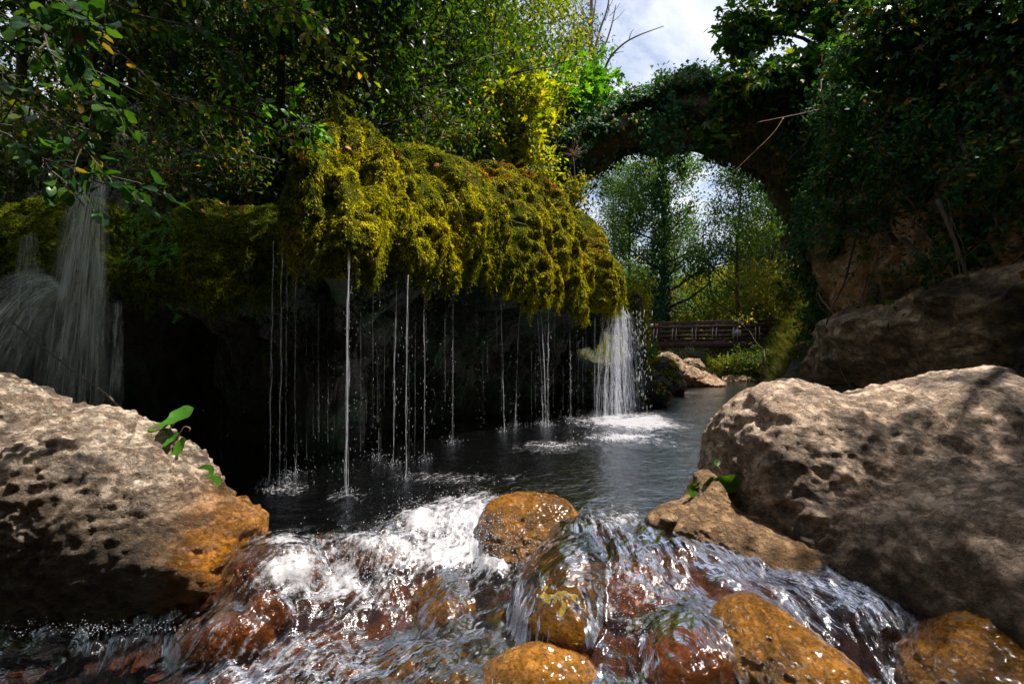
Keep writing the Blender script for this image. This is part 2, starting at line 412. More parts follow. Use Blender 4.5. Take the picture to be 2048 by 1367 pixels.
M['sign'] = flat_mat('sign_panel', (.42, .46, .38), .5, .06); M['ink'] = flat_mat('sign_ink', (.10, .14, .08), .6)
M['white_paint'] = flat_mat('notice_white', (.7, .7, .7), .5, .05); M['notice_red'] = flat_mat('notice_orange', (.7, .2, .05), .5, .05)

# ------------------------------------------------------------------ sun, sky, camera
SUN = unit(np.array([.42, .05, .905]))
elev = math.asin(SUN[2]); azi = math.atan2(SUN[0], SUN[1])
L = bpy.data.lights.new('sun', 'SUN'); L.energy = 5.0; L.angle = R(.5); L.color = (1, .93, .82)
lo = bpy.data.objects.new('sun', L); COL.objects.link(lo)
from mathutils import Vector
lo.rotation_euler = Vector(tuple(SUN)).to_track_quat('Z', 'Y').to_euler()
W = bpy.data.worlds.new('World'); sc.world = W; W.use_nodes = True
t = W.node_tree; t.nodes.clear()
def wn(typ, **kw):
    n = t.nodes.new('ShaderNode' + typ)
    for k, v in kw.items(): setattr(n, k, v)
    return n
sky = wn('TexSky', sky_type='NISHITA', sun_disc=False, sun_elevation=elev, sun_rotation=azi, dust_density=1.5)
tc = wn('TexCoord'); sep = wn('SeparateXYZ'); t.links.new(tc.outputs['Generated'], sep.inputs[0])
dv = wn('VectorMath', operation='DIVIDE'); cmb = wn('CombineXYZ')
az = wn('Math', operation='ADD'); t.links.new(sep.outputs[2], az.inputs[0]); az.inputs[1].default_value = .12
for i in range(3): t.links.new(az.outputs[0], cmb.inputs[i])
t.links.new(tc.outputs['Generated'], dv.inputs[0]); t.links.new(cmb.outputs[0], dv.inputs[1])
cn = wn('TexNoise'); cn.inputs['Scale'].default_value = 2.6; cn.inputs['Detail'].default_value = 9; cn.inputs['Roughness'].default_value = .62
cn.inputs['Distortion'].default_value = .35
t.links.new(dv.outputs[0], cn.inputs['Vector'])
cr = wn('ValToRGB'); cr.color_ramp.elements[0].position = .36; cr.color_ramp.elements[1].position = .66
t.links.new(cn.outputs['Fac'], cr.inputs[0])
mx = wn('Mix', data_type='RGBA'); t.links.new(cr.outputs['Color'], mx.inputs[0]); t.links.new(sky.outputs[0], mx.inputs[6]); mx.inputs[7].default_value = (6.3, 6.5, 7.0, 1)
bg = wn('Background'); bg.inputs['Strength'].default_value = .098
t.links.new(mx.outputs[2], bg.inputs['Color']); wo = wn('OutputWorld'); t.links.new(bg.outputs[0], wo.inputs['Surface'])
cam = bpy.data.cameras.new('camera'); co = bpy.data.objects.new('camera', cam); COL.objects.link(co); sc.camera = co
cam.lens = 36 * F / 2048; cam.sensor_width = 36; cam.clip_end = 2000; cam.clip_start = .05
cam.shift_y = 16.5 / 2048
co.location = (0, 0, CZ); co.rotation_euler = (pi / 2, 0, 0)
sc.view_settings.view_transform = 'Standard'; sc.view_settings.look = 'None'; sc.view_settings.exposure = 0.85; sc.view_settings.gamma = 1
cy = sc.cycles
cy.max_bounces = 6; cy.diffuse_bounces = 2; cy.glossy_bounces = 2; cy.transmission_bounces = 4; cy.transparent_max_bounces = 48
cy.caustics_reflective = False; cy.caustics_refractive = False; cy.sample_clamp_indirect = 3; cy.sample_clamp_direct = 12
cy.use_denoising = True; cy.use_adaptive_sampling = True; cy.adaptive_threshold = .015
sc.render.use_persistent_data = False

# ------------------------------------------------------------------ cliff path and landforms
CP = np.array([  # X, Y, crest z, lip z
 (-10, 4.4, 3.3, 1.6), (-7, 4.7, 3.2, 1.6), (-5.2, 5.05, 3.15, 1.75), (-4.35, 5.2, 2.85, 1.9), (-3.7, 4.95, 3.05, 1.72), (-2.9, 4.9, 3.2, 1.75),
 (-2.5, 4.95, 3.7, 1.85), (-2.15, 4.75, 4.2, 2.42), (-1.8, 4.7, 4.4, 2.35), (-1.45, 4.8, 4.2, 2.12), (-1.12, 5.3, 4.05, 2.2),
 (-.75, 6.2, 4.15, 2.3), (-.2, 7.1, 4.4, 2.25), (.5, 8.0, 4.65, 2.15), (1.2, 8.8, 4.7, 2.05), (1.75, 9.5, 4.5, 2.15), (2.15, 10.2, 3.5, 2.3),
 (2.3, 11.0, 2.9, 2.1), (2.2, 12.0, 2.5, 1.6), (1.7, 13.2, 2.3, 1.2)], float)
def spl(P_, n):                        # Catmull-Rom through the control rows, by arc length
    d = np.concatenate([[0], np.cumsum(np.linalg.norm(np.diff(P_[:, :2], axis=0), axis=1))])
    A = np.vstack([2 * P_[0] - P_[1], P_, 2 * P_[-1] - P_[-2]])
    s = np.linspace(0, d[-1], n); i = np.clip(np.searchsorted(d, s, 'right') - 1, 0, len(P_) - 2)
    f = ((s - d[i]) / (d[i + 1] - d[i]))[:, None]
    a, b, c, e = A[i], A[i + 1], A[i + 2], A[i + 3]
    return s, .5 * (2 * b + (c - a) * f + (2 * a - 5 * b + 4 * c - e) * f ** 2 + (3 * b - a - 3 * c + e) * f ** 3)
CS, CPATH = spl(CP, 1500)
_t = unit(np.gradient(CPATH[:, :2], axis=0)); _k = np.ones(121) / 121
CT = unit(np.stack([np.convolve(np.pad(_t[:, i], 60, 'edge'), _k, 'valid') for i in (0, 1)], 1))
CN = np.stack([CT[:, 1], -CT[:, 0]], 1)          # outward, towards the pool

def near_path(x, y, path, tang):
    """distance to a polyline, signed positive on its left"""
    sh = x.shape; x = x.ravel(); y = y.ravel(); best = np.full(x.shape, 1e9); idx = np.zeros(x.shape, int)
    for i in range(0, len(path), 1):
        d = (x - path[i, 0]) ** 2 + (y - path[i, 1]) ** 2
        m = d < best; best[m] = d[m]; idx[m] = i
    dx = x - path[idx, 0]; dy = y - path[idx, 1]
    sg = np.sign(tang[idx, 0] * dy - tang[idx, 1] * dx)
    return (np.sqrt(best) * sg).reshape(sh), idx.reshape(sh)

RIV = np.array([(2.5, 9, 3.), (3.9, 11, 1.9), (6.0, 14, 1.5), (7.7, 18, 1.9), (9.8, 24, 1.9), (11.7, 30, 1.9), (14, 38, 2), (19, 52, 2.5), (26, 75, 3)], float)
def rside(y):                          # river centre and half width at y
    return np.interp(y, RIV[:, 1], RIV[:, 0]), np.interp(y, RIV[:, 1], RIV[:, 2])
def lip_y(x):                          # where the pool spills
    return np.interp(x, [-6, -2.6, -1.7, -1.0, -.3, .15, .5, .95, 1.6, 2.4], [3.4, 3.4, 3.3, 3.7, 4.2, 4.05, 3.65, 3.55, 3.3, 2.9])
def waterz(x, y):
    d = lip_y(x) - y
    drop = np.interp(x, [-3, -.5, .5, 1.5], [.47, .45, .40, .38])
    run = np.interp(x, [-2, 0, 1.2], [.75, 1.1, 1.3])
    z = -drop * sstep(-.05, 1, d / run)
    return z
def terr(x, y):
    cx, hw = rside(y)
    dr = np.abs(x - cx) - hw
    xr = np.interp(y, [0, 2, 4, 6, 10, 12, 14], [2.4, 2.7, 4.0, 4.9, 5.9, 6.0, 7.5])
    near = x - xr
    k = sstep(11, 13.5, y)
    left_open = (x < cx)
    drn = np.where(x > cx, near, -1.0)
    drn = np.where(y < 9, near, drn)
    dr = drn * (1 - k) + dr * k
    bed = waterz(x, y) - .10 - .5 * sstep(.3, 1.6, y - lip_y(x)) * (1 - .5 * sstep(12, 18, y))
    n = fbm(x * .5, y * .5, 0, 5, 3)
    z = bed + sstep(-.35, .5, dr) * (.55 + .1 * n + np.maximum(0, -bed - .1)) + np.clip(dr - .4, 0, 12) * .42 * (1 + .3 * n) + n * .06
    return z

# moss-covered ledge: lofted profile along the path
NS, NTT = 900, 150
s_i = np.linspace(0, len(CS) - 1, NS).astype(int)
cs, cp, cn_ = CS[s_i], CPATH[s_i], CN[s_i]
tt = np.linspace(0, 1, NTT)
# profile control: back offset (m behind the lip line), height as fraction lip->crest
pc_t = [0, .16, .30, .42, .55, .68, .78, .84]
pc_o = [4.2, 2.1, 1.15, .62, .22, .02, .0, .14]
pc_h = [.93, .97, 1.0, .86, .62, .34, .12, .0]
O = np.interp(tt, pc_t, pc_o); H = np.interp(tt, pc_t, pc_h)
ker = np.ones(13) / 13
O = np.convolve(np.pad(O, 6, 'edge'), ker, 'valid'); H = np.convolve(np.pad(H, 6, 'edge'), ker, 'valid')
i_lip = int(.84 * NTT)
tt2, O, H = tt[:i_lip], O[:i_lip], H[:i_lip]
H = H - H[-1] * np.linspace(0, 1, i_lip) ** 6
depthk = np.interp(cs, cs[[0, -1]], [1, 1])
zl = cp[:, 3] + .13 * fbm(cs * 2.1, 0 * cs, 0, 3, 9); zc = cp[:, 2] + .10 * fbm(cs * 1.2, 0 * cs, 5, 3, 19)
Xg = cp[:, 0, None] - cn_[:, 0, None] * O[None]; Yg = cp[:, 1, None] - cn_[:, 1, None] * O[None]
zcs = np.convolve(np.pad(zc, 70, 'edge'), np.ones(141) / 141, 'valid')
bk = sstep(.38, .14, tt2)[None]
Zg = zl[:, None] + ((zc * 1.0)[:, None] * (1 - bk) + np.minimum(zcs, zc + .25)[:, None] * bk - zl[:, None]) * H[None]
face = sstep(.2, .45, tt2)[None] * np.ones((NS, 1))
S2 = cs[:, None] * np.ones_like(Zg)
ridge = fbm(S2 * 1.5, Zg * .5, 0, 3, 31)                                  # hanging curtains
lob = 1 - 2 * np.abs(fbm(S2 * 2.3 + .3 * Zg, Zg * 1.1, 0, 2, 47))
cush = 1 - np.abs(fbm(S2 * 4.5, Zg * 4.5, Yg * 2, 3, 41)) * 1.6
disp = face * (.24 * ridge + .09 * lob) + .07 * cush * (.4 + .6 * face)
# the slot in the ledge left of the big bulge and the notch where the spring pours out
slot = np.exp(-((cp[:, 0] + 2.38) / .16) ** 2) * .35 + np.exp(-((cp[:, 0] + 4.3) / .25) ** 2) * .3
disp = disp - slot[:, None] * face
G = np.stack([Xg, Yg, Zg], -1)
dN = unit(np.cross(np.gradient(G, axis=0), np.gradient(G, axis=1)))
dN *= np.sign((dN[..., 0] * cn_[:, 0, None] + dN[..., 1] * cn_[:, 1, None] + .6 * dN[..., 2]))[..., None]
G = G + dN * disp[..., None]
gN = unit(np.cross(np.gradient(G, axis=0), np.gradient(G, axis=1)))
gN *= np.sign((gN * dN).sum(-1))[..., None]
def grid_faces(a, b):
    i = np.arange(a - 1)[:, None] * b; j = np.arange(b - 1)[None]
    return np.stack([i + j, i + j + 1, i + b + j + 1, i + b + j], -1).reshape(-1, 4)
ledge = thing('mossy_cliff', 'undercut cliff ledge thickly covered in green and golden moss beside the pool', 'mossy cliff', (0, 6, 0))
def local(V, o): return np.asarray(V, float) - np.array(o.location)
obj('moss_cushion', mesh('moss_cushion', local(G.reshape(-1, 3), ledge), grid_faces(NS, i_lip), None, True, M['mossbase']), ledge)
# under the lip: ceiling, cave wall, foot in the water
NU = 70
u = np.linspace(0, 1, NU)
Ou = np.interp(u, [0, .25, .4, .7, 1], [0, .75, 1.25, 1.75, 1.5]); Ou = np.convolve(np.pad(Ou, 3, 'edge'), np.ones(7) / 7, 'valid')
lipp = G[:, -1]
Hz = np.interp(u, [0, .25, .4, 1], [0, -.05, -.35, -1.0])
Zu = lipp[:, 2, None] + np.where(Hz > -.35, Hz, -.35)[None] + (np.clip((-.35 - Hz), 0, 1) / .65)[None] * (-1.0 - (lipp[:, 2, None] - .35))
under = np.stack([lipp[:, 0, None] - cn_[:, 0, None] * (Ou[None] + 0), lipp[:, 1, None] - cn_[:, 1, None] * Ou[None], Zu], -1)
nn = fbm(S2[:, :1] * 1.1, Zu * 1.3, u[None] * 3, 5, 61)
under[..., :2] += cn_[:, None, :] * (nn * .34 * sstep(0, .15, u)[None])[..., None]
under[..., 2] += .12 * fbm(S2[:, :1] * 3, Zu * 2, 2, 3, 71) * sstep(0, .1, u)[None]
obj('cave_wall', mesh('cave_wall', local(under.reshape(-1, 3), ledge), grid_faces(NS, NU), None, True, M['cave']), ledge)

rng = RS(5)
def sample_grid(G, Nn, n, rng, wt=None, jit=True):
    a = np.linalg.norm(np.cross(G[1:, :-1] - G[:-1, :-1], G[:-1, 1:] - G[:-1, :-1]), axis=-1)
    if wt is not None: a = a * wt[:-1, :-1]
    c = np.cumsum(a.ravel()); k = np.searchsorted(c, rng.rand(n) * c[-1]); i, j = np.unravel_index(np.clip(k, 0, a.size - 1), a.shape)
    f, g = rng.rand(n)[:, None], rng.rand(n)[:, None]
    p = G[i, j] * (1 - f) * (1 - g) + G[i + 1, j] * f * (1 - g) + G[i, j + 1] * (1 - f) * g + G[i + 1, j + 1] * f * g
    return p, Nn[i, j], i, j
vis = ((G[..., 0] > -6.5) & (tt2[None] > .13)) * np.where(G[..., 1] < 6.5, 1.5, .8) * (.6 + face)
p, nr, i, j = sample_grid(G, gN, 430000, rng, vis)
def moss_sun_dry(p, tfrac, rng):  # painted tone: gold of sunlit moss, plus dry orange at the crest
    d = .30 + .36 * fbm(p[:, 0] * 1.3, p[:, 1] * 1.0, p[:, 2] * 1.5, 4, 81) + .28 * sstep(-2.6, 1.0, p[:, 0])
    d += .75 * sstep(.52, .34, tfrac) * (.5 + .8 * noise(p[:, 0] * 3, p[:, 1] * 3, p[:, 2] * 3, 5)).clip(0, 1) * sstep(-2.0, -1.0, p[:, 0]); d -= .4 * sstep(-2.2, -2.8, p[:, 0])
    d -= .25 * sstep(.62, .84, tfrac) * 0
    return np.clip(d + .07 * rng.randn(len(p)), 0, 1)
td = (G[i, np.minimum(j + 1, i_lip - 1)] - G[i, j]); td = unit(td)
gt = np.array([0, 0, -1.]) - nr * (-nr[:, 2:3])
fw = unit(td * .3 + gt * .75 + nr * .42 + .36 * rng.randn(len(p), 3))
clump = fbm(p[:, 0] * 14, p[:, 1] * 14, p[:, 2] * 14, 2, 90)
obj('moss', leaves('moss', TUFT, local(p - nr * .008, ledge), fw, nr + .5 * rng.randn(len(p), 3), (.022 + .018 * rng.rand(len(p))) * (1 + .45 * clump), rng,
    M['moss'], dry=moss_sun_dry(p, tt2[j], rng), v=np.clip(.5 + .25 * rng.randn(len(p)) + .45 * clump, 0, 1)), ledge)
# fringe of hanging moss along the lip, in uneven tassels
nf = 9000
k = rng.randint(0, NS, nf); jj = i_lip - 1 - (rng.rand(nf) ** 2 * 38).astype(int)
b = G[k, jj]; ok = (b[:, 0] > -6.2); b, k, jj = b[ok], k[ok], jj[ok]
ln = (.05 + .17 * rng.rand(len(b)) ** 2) * np.clip(.9 + .9 * fbm(cs[k] * 5, 0 * k, 3, 2, 55), .25, 2)
pos_, f_, sz_, dr_ = [], [], [], []
dd = moss_sun_dry(b, tt2[jj], rng)
for q in range(14):
    f = q / 14
    sway = np.stack([.05 * np.sin(k * .7 + f * 3), .04 * np.cos(k * 1.3 + f * 2), 0 * k], 1) * f
    pp = b + sway + np.array([0, 0, -1]) * (ln * f)[:, None] + rng.randn(len(b), 3) * .008
    pos_.append(pp); f_.append(unit(np.array([0, 0, -1.]) + .55 * rng.randn(len(b), 3))); sz_.append(.021 + .016 * rng.rand(len(b))); dr_.append(dd)
pos_, f_, sz_, dr_ = map(np.concatenate, (pos_, f_, sz_, dr_))
obj('moss_fringe', leaves('moss_fringe', TUFT, local(pos_, ledge), f_, rdir(rng, len(pos_)), sz_, rng, M['moss'], dry=np.clip(dr_ * .8, 0, .7), v=np.clip(.45 + .25 * rng.randn(len(pos_)), 0, 1)), ledge)

# sparse moss on the cave wall and ceiling
unN = unit(np.cross(np.gradient(under, axis=0), np.gradient(under, axis=1)))
unN *= np.sign((unN[..., :2] * cn_[:, None, :]).sum(-1))[..., None]
wt = (noise(under[..., 0] * 1.6, under[..., 1] * 1.6, under[..., 2] * 1.6, 7) > .05) * (under[..., 2] > .35) * (under[..., 0] > -5.0)
p, nr, i, j = sample_grid(under, unN, 26000, rng, wt.astype(float))
obj('cave_moss', leaves('cave_moss', TUFT, local(p, ledge), unit(nr * .6 + np.array([0, 0, -.8]) + .5 * rng.randn(len(p), 3)), nr + rng.randn(len(p), 3), .045, rng, M['leaf_dark'], v=rng.rand(len(p)) * .8), ledge)

# ------------------------------------------------------------------ terrain
def spaced(a, b, n, c, k):
    s = np.linspace(math.asinh((a - c) / k), math.asinh((b - c) / k), n); return c + k * np.sinh(s)
gx = spaced(-260, 260, 420, 2, 5.0); gy = spaced(-60, 420, 420, 7, 6.0)
TX, TY = np.meshgrid(gx, gy, indexing='ij')
TZ = terr(TX, TY)
sub = slice(0, None, 6)
dc, ci = near_path(TX, TY, CPATH[sub, :2], CT[sub])
zcr = np.convolve(np.pad(CPATH[:, 2], 120, 'edge'), np.ones(241) / 241, 'valid')[sub][ci] - .15
ins = sstep(1.8, 2.7, dc) * (dc > 0)
n = fbm(TX * .35, TY * .35, 1, 4, 5)
plat = (zcr + .10 + .30 * np.clip(dc - 3, 0, 40) * .7 + .25 * n) 
back = sstep(15.5, 11.5, TY) * (TX < 3.2) + (TX < -2) * sstep(26, 15, TY)
TZ = TZ + np.clip(ins * np.clip(back, 0, 1), 0, 1) * np.maximum(plat - TZ, 0)
# left hillside further up the valley and hills on the right and far away
cx, hw = rside(TY)
lf = np.clip(cx - hw - TX - 3, 0, 60) * sstep(11, 18, TY)
TZ += lf * .22
TZ += (TX > cx) * np.clip(TX - cx - hw - .3, 0, 2.2) * 1.15 * sstep(11.5, 14, TY) * sstep(34, 24, TY)
far = np.sqrt((TX - 6) ** 2 + (TY - 10) ** 2)
TZ += sstep(60, 400, far) * 62 * (.7 + .5 * fbm(TX * .008, TY * .008, 0, 3, 8)) + sstep(40, 100, far) * 2
TZ = np.where(TY < 1.0, np.minimum(TZ, .8) + sstep(1, -3, TY) * (np.clip(np.abs(TX - .5) - 5, 0, 14) * .75 + np.clip(-TY - 7, 0, 20) * .5), TZ)  # slopes behind the camera, added with the trees there to cut sky light
TZ += (1 - sstep(-2.2, -.2, TY - 1)) * -.0
deepT = sstep(.2, 1.3, TY - lip_y(TX)) * sstep(16, 11, TY)
gr = obj('ground', mesh('ground', np.stack([TX, TY, TZ], -1).reshape(-1, 3), grid_faces(len(gx), len(gy)), {'deep': deepT.ravel()}, True, M['soil']), kind='structure')

from mathutils.bvhtree import BVHTree
def ground_z(x, y):
    i = np.clip(np.searchsorted(gx, x) - 1, 0, len(gx) - 2); j = np.clip(np.searchsorted(gy, y) - 1, 0, len(gy) - 2)
    f = (x - gx[i]) / (gx[i + 1] - gx[i]); g = (y - gy[j]) / (gy[j + 1] - gy[j])
    return TZ[i, j] * (1 - f) * (1 - g) + TZ[i + 1, j] * f * (1 - g) + TZ[i, j + 1] * (1 - f) * g + TZ[i + 1, j + 1] * f * g

# ------------------------------------------------------------------ water
FOAM_GLINT = [(940, 1015, 85, 28, 1.25), (860, 1045, 80, 24, 1.0), (760, 1105, 120, 32, .85), (1010, 1105, 60, 50, 1.0), (900, 1110, 95, 36, .8), (620, 1150, 85, 38, .95), (700, 1165, 70, 30, .8),  # foam patches; some at the right paint sun glitter on pool and rapids
        (560, 1180, 60, 26, .7), (950, 1070, 70, 26, .6), (1255, 842, 85, 14, 1.5), (1330, 850, 80, 24, .5), (1310, 885, 90, 16, .34), (1235, 874, 60, 8, .9), (1105, 888, 60, 7, .7), (1090, 900, 80, 10, .35), (1225, 1035, 60, 30, .62), (565, 975, 60, 16, .5), (690, 992, 45, 12, .45),
        (930, 955, 140, 12, .42), (600, 1290, 150, 40, .30), (700, 1340, 160, 40, .28), (480, 1350, 90, 30, .3), (1300, 1140, 110, 45, .25), (760, 1220, 160, 25, .28), (1330, 806, 60, 5, .6), (1370, 785, 60, 3, .35),
        (1260, 1230, 60, 70, .25), (240, 1270, 160, 8, .30), (300, 1235, 120, 6, .28), (560, 1095, 70, 16, .55), (650, 1075, 80, 12, .6)]
ys = np.geomspace(.7, 90, 1000); us = np.linspace(-1.75, 1.5, 1150)
Ug, WY = np.meshgrid(us, ys, indexing='ij'); WX = Ug * WY
WZ = waterz(WX, WY)
d = lip_y(WX) - WY
rap = sstep(-.35, .15, d) * sstep(9, 5, WY)
rap = np.maximum(rap, .0)
wl = sstep(.95, .35, WX)
ang = np.where(True, (wl * math.atan2(-.78, -.62) + (1 - wl) * math.atan2(-.95, .30)), 0)
ang = np.where(WX < -1.9, ang + sstep(-1.9, -2.6, WX) * (-.55), ang)
x_, y_ = WX - .5, WY - 3.4
fs = x_ * np.cos(ang) + y_ * np.sin(ang); ft = -x_ * np.sin(ang) + y_ * np.cos(ang)
wq = fbm(WX * 1.8, WY * 1.8, 0, 3, 121); ft = ft + .10 * wq
st1 = fbm(fs * 1.6, ft * 4.6, 0, 4, 101); st2 = fbm(fs * 5, ft * 22, 3, 3, 103)
turb = fbm(WX * 7, WY * 7, 0, 4, 107)
calm = fbm(WX * 2.2, WY * 3.2, 0, 3, 109)
foam = np.zeros_like(WX)
pu = U0 + F * WX / WY; pv = V0 + F * (CZ - WZ) / WY
for (a, b_, su, sv, am) in FOAM_GLINT:
    foam += am * np.exp(-((pu - a) / su) ** 2 - ((pv - b_) / sv) ** 2)
foam = foam * (1 + .45 * turb) + rap * .06 * (1 + st1)
WZ = WZ + rap * (.021 * st1 + .004 * st2 + .012 * turb) + .022 * turb * np.clip(foam, 0, 1.2) * sstep(9, 6, WY) + (1 - rap) * (.006 * calm + .0025 * turb) * sstep(.5, 2, WY)
# hump of water over the sunken stones
for (a, b_, su, sv, h) in [(895, 1185, 95, 60, .06), (1110, 1150, 90, 100, .07), (700, 1100, 80, 22, .035), (1440, 1230, 100, 60, .03), (570, 1110, 80, 25, .03), (460, 1250, 70, 25, .04), (850, 1330, 120, 50, .04), (530, 1200, 40, 15, .02)]:
    WZ += .35 * h * np.exp(-((pu - a) / su) ** 2 - ((pv - b_) / sv) ** 2)
deepW = sstep(.0, 1.0, -d) * sstep(17, 11, WY)
# ------------------------------------------------------------------ rocks
def ico(n):
    import bmesh
    bm = bmesh.new(); bmesh.ops.create_icosphere(bm, subdivisions=n, radius=1)
    V = np.array([v.co[:] for v in bm.verts]); Fc = np.array([[v.index for v in f.verts] for f in bm.faces]); bm.free()
    return V, Fc
ICO = {n: ico(n) for n in (3, 5, 6, 7)}
def rock(name, cen, ells, planes, mat, seed, amp=.05, fr=2.0, sub=6, label=None, cat='boulder', group=None, k=.18, fine=.012, parent=None, strata=0.0, pk=.12):
    """star-shaped stone round cen: smooth union of ellipsoids (centre, radii), cut by smooth planes (normal, offset)"""
    D, Fc = ICO[sub]; cen = np.array(cen, float)
    def sdf(p):
        r = None
        for (c, ra) in ells:
            q = (p - np.array(c)) / np.array(ra); l = np.linalg.norm(q, axis=1)
            l2 = np.linalg.norm(q / np.array(ra), axis=1) + 1e-9
            e = l * (l - 1) / l2
            if r is None: r = e
            else:
                h = np.clip(.5 + .5 * (e - r) / k, 0, 1); r = e * (1 - h) + r * h - k * h * (1 - h)
        for (nv, o) in planes:
            nv = unit(np.array(nv, float)); e = p @ nv - o; kk = pk
            h = np.clip(.5 - .5 * (e - r) / kk, 0, 1); r = e * (1 - h) + r * h + kk * h * (1 - h)
        return r
    lo_, hi_ = np.zeros(len(D)), np.full(len(D), 6.0)
    for _ in range(26):
        m = (lo_ + hi_) / 2; inn = sdf(cen + D * m[:, None]) < 0
        lo_ = np.where(inn, m, lo_); hi_ = np.where(inn, hi_, m)
    V = cen + D * lo_[:, None]
    e = 1e-3
    N = unit(np.stack([sdf(V + np.eye(3)[i] * e) - sdf(V - np.eye(3)[i] * e) for i in range(3)], 1))
    x, y, z = V.T
    n1 = fbm(x * fr, y * fr, z * fr, 3, seed); n2 = 1 - 2 * np.abs(fbm(x * fr * 2.6, y * fr * 2.6, z * fr * 3.4, 3, seed + 3)); n3 = fbm(x * fr * 9, y * fr * 9, z * fr * 12, 4, seed + 7)
    V = V + N * (amp * n1 + amp * .35 * n2 + fine * n3)[:, None]
    if strata: V = V + N * (strata * np.abs(noise(x * 1.5 + z * 3, y * 1.5, (z + .5 * x) * 9, seed + 11)))[:, None]
    o = obj(name, mesh(name, V - cen, Fc, None, True, mat), parent, label, cat if parent is None else None, group, None, cen)
    return o
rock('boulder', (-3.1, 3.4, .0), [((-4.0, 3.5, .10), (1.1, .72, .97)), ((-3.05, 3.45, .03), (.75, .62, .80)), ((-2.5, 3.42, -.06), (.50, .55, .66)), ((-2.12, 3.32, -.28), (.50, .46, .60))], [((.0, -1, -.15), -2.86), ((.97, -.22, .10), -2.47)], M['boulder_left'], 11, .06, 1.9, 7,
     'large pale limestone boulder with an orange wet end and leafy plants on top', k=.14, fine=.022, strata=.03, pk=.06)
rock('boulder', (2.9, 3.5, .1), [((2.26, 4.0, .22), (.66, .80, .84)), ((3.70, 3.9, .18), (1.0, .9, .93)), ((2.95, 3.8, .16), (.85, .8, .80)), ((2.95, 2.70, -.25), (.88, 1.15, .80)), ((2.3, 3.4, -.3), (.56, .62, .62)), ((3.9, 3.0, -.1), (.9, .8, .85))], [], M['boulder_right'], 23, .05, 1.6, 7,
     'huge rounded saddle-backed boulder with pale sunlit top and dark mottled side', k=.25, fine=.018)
def onwater(u_, v_, h):
    d_ = 3.5
    for _ in range(30):
        z_ = float(waterz(np.array((u_ - U0) / F * d_), np.array(d_))) + h; d_ = .5 * d_ + .5 * (CZ - z_) * F / (v_ - V0)
    return P(u_, v_, d_)
def facets(sd, c, ra, tl):
    r_ = RS(sd); out = []
    for q in range(6):
        a = q * 1.05 + r_.rand() * .6; n_ = unit(np.array([math.cos(a), math.sin(a), .25 + .9 * r_.rand()])); out.append((n_, float(n_ @ c + abs(n_ @ np.array(tl)) / 2 + np.linalg.norm(n_ * np.array(ra)) * r_.uniform(.84, 1.0))))
    return out
SL = [  # u, v of the top point, height above the water, radii, tail offset, material, seed, label
 (1060, 992, .15, (.42, .26, .24), (.05, -.14, -.10), 'stone_orange', 31, 'orange algae-covered stone breaking the surface above the white rapids'),
 (1150, 1062, .01, (.25, .34, .17), (-.17, -.50, -.11), 'stone_olive', 33, 'long olive and orange slab under thin water right of the white foam'),
 (1110, 1294, .09, (.26, .22, .24), (-.22, -.05, -.03), 'stone_orange', 35, 'wet orange stone at the bottom edge among the rapids'),
 (1500, 1196, .11, (.22, .28, .24), (.14, -.34, -.04), 'stone_orange', 37, 'orange stone with pale ridges in front of the dark boulder foot'),
 (1985, 1235, .22, (.34, .28, .28), (-.1, -.16, -.08), 'stone_orange', 39, 'rough dark golden stone in the lower right corner'),
 (560, 1092, .03, (.26, .16, .14), (-.1, -.06, -.02), 'stone_orange', 41, 'small orange stone beside the tip of the pale boulder'),
 (885, 1158, -.01, (.22, .18, .14), (.05, -.2, -.06), 'stone_olive', 43, 'rounded olive stone just under the foam edge in midstream'),
 (530, 1190, .0, (.12, .1, .08), (.05, -.05, -.02), 'stone_orange', 45, 'little reddish stone under foam below the orange boulder end'),
 (460, 1232, .0, (.22, .14, .10), (-.1, -.03, -.02), 'stone_orange', 47, 'flat reddish stone under water by the dark left channel'),
 (860, 1300, .0, (.36, .2, .14), (.15, -.12, -.04), 'stone_olive', 49, 'sunken brown-green stone at the bottom middle of the rapids'),
 (1380, 1225, -.02, (.26, .28, .18), (-.1, -.25, -.05), 'stone_orange', 51, 'sunken golden slab left of the ridged orange stone'),
 (1265, 1130, -.05, (.26, .2, .14), (.05, -.2, -.06), 'stone_orange', 52, 'dim brown stone deep under water right of the long slab'),
 (1060, 1215, -.035, (.30, .20, .14), (.05, -.1, -.03), 'stone_olive', 54, 'golden stone under water between the long slab and the bottom stone'),
 (640, 1290, -.04, (.34, .2, .12), (-.2, -.1, -.03), 'stone_orange', 55, 'dim reddish slab under the streaky water at the lower left'),
 (735, 1080, .0, (.22, .12, .1), (-.1, -.03, -.03), 'stone_orange', 53, 'reddish stone showing through the white rapids')]
FILM = []
for (u_, v_, h_, ra, tl, mt, sd, lb) in SL:
    ra = tuple(q * 1.18 for q in ra); c = onwater(u_, v_, h_); c[2] -= ra[2] * .96; c2 = c + np.array(tl)
    o_ = rock('river_stone', (c + c2) / 2, [(c, ra), (c2, tuple(q * .95 for q in ra))], facets(sd, (c + c2) / 2, ra, tl), M[mt], sd, .022, 3.2, 6, lb, 'stone', 'orange stones in the rapids', k=.24 if sd in (33, 51, 37) else .1, fine=.006, pk=.05)
    if h_ < .08: FILM.append(o_)
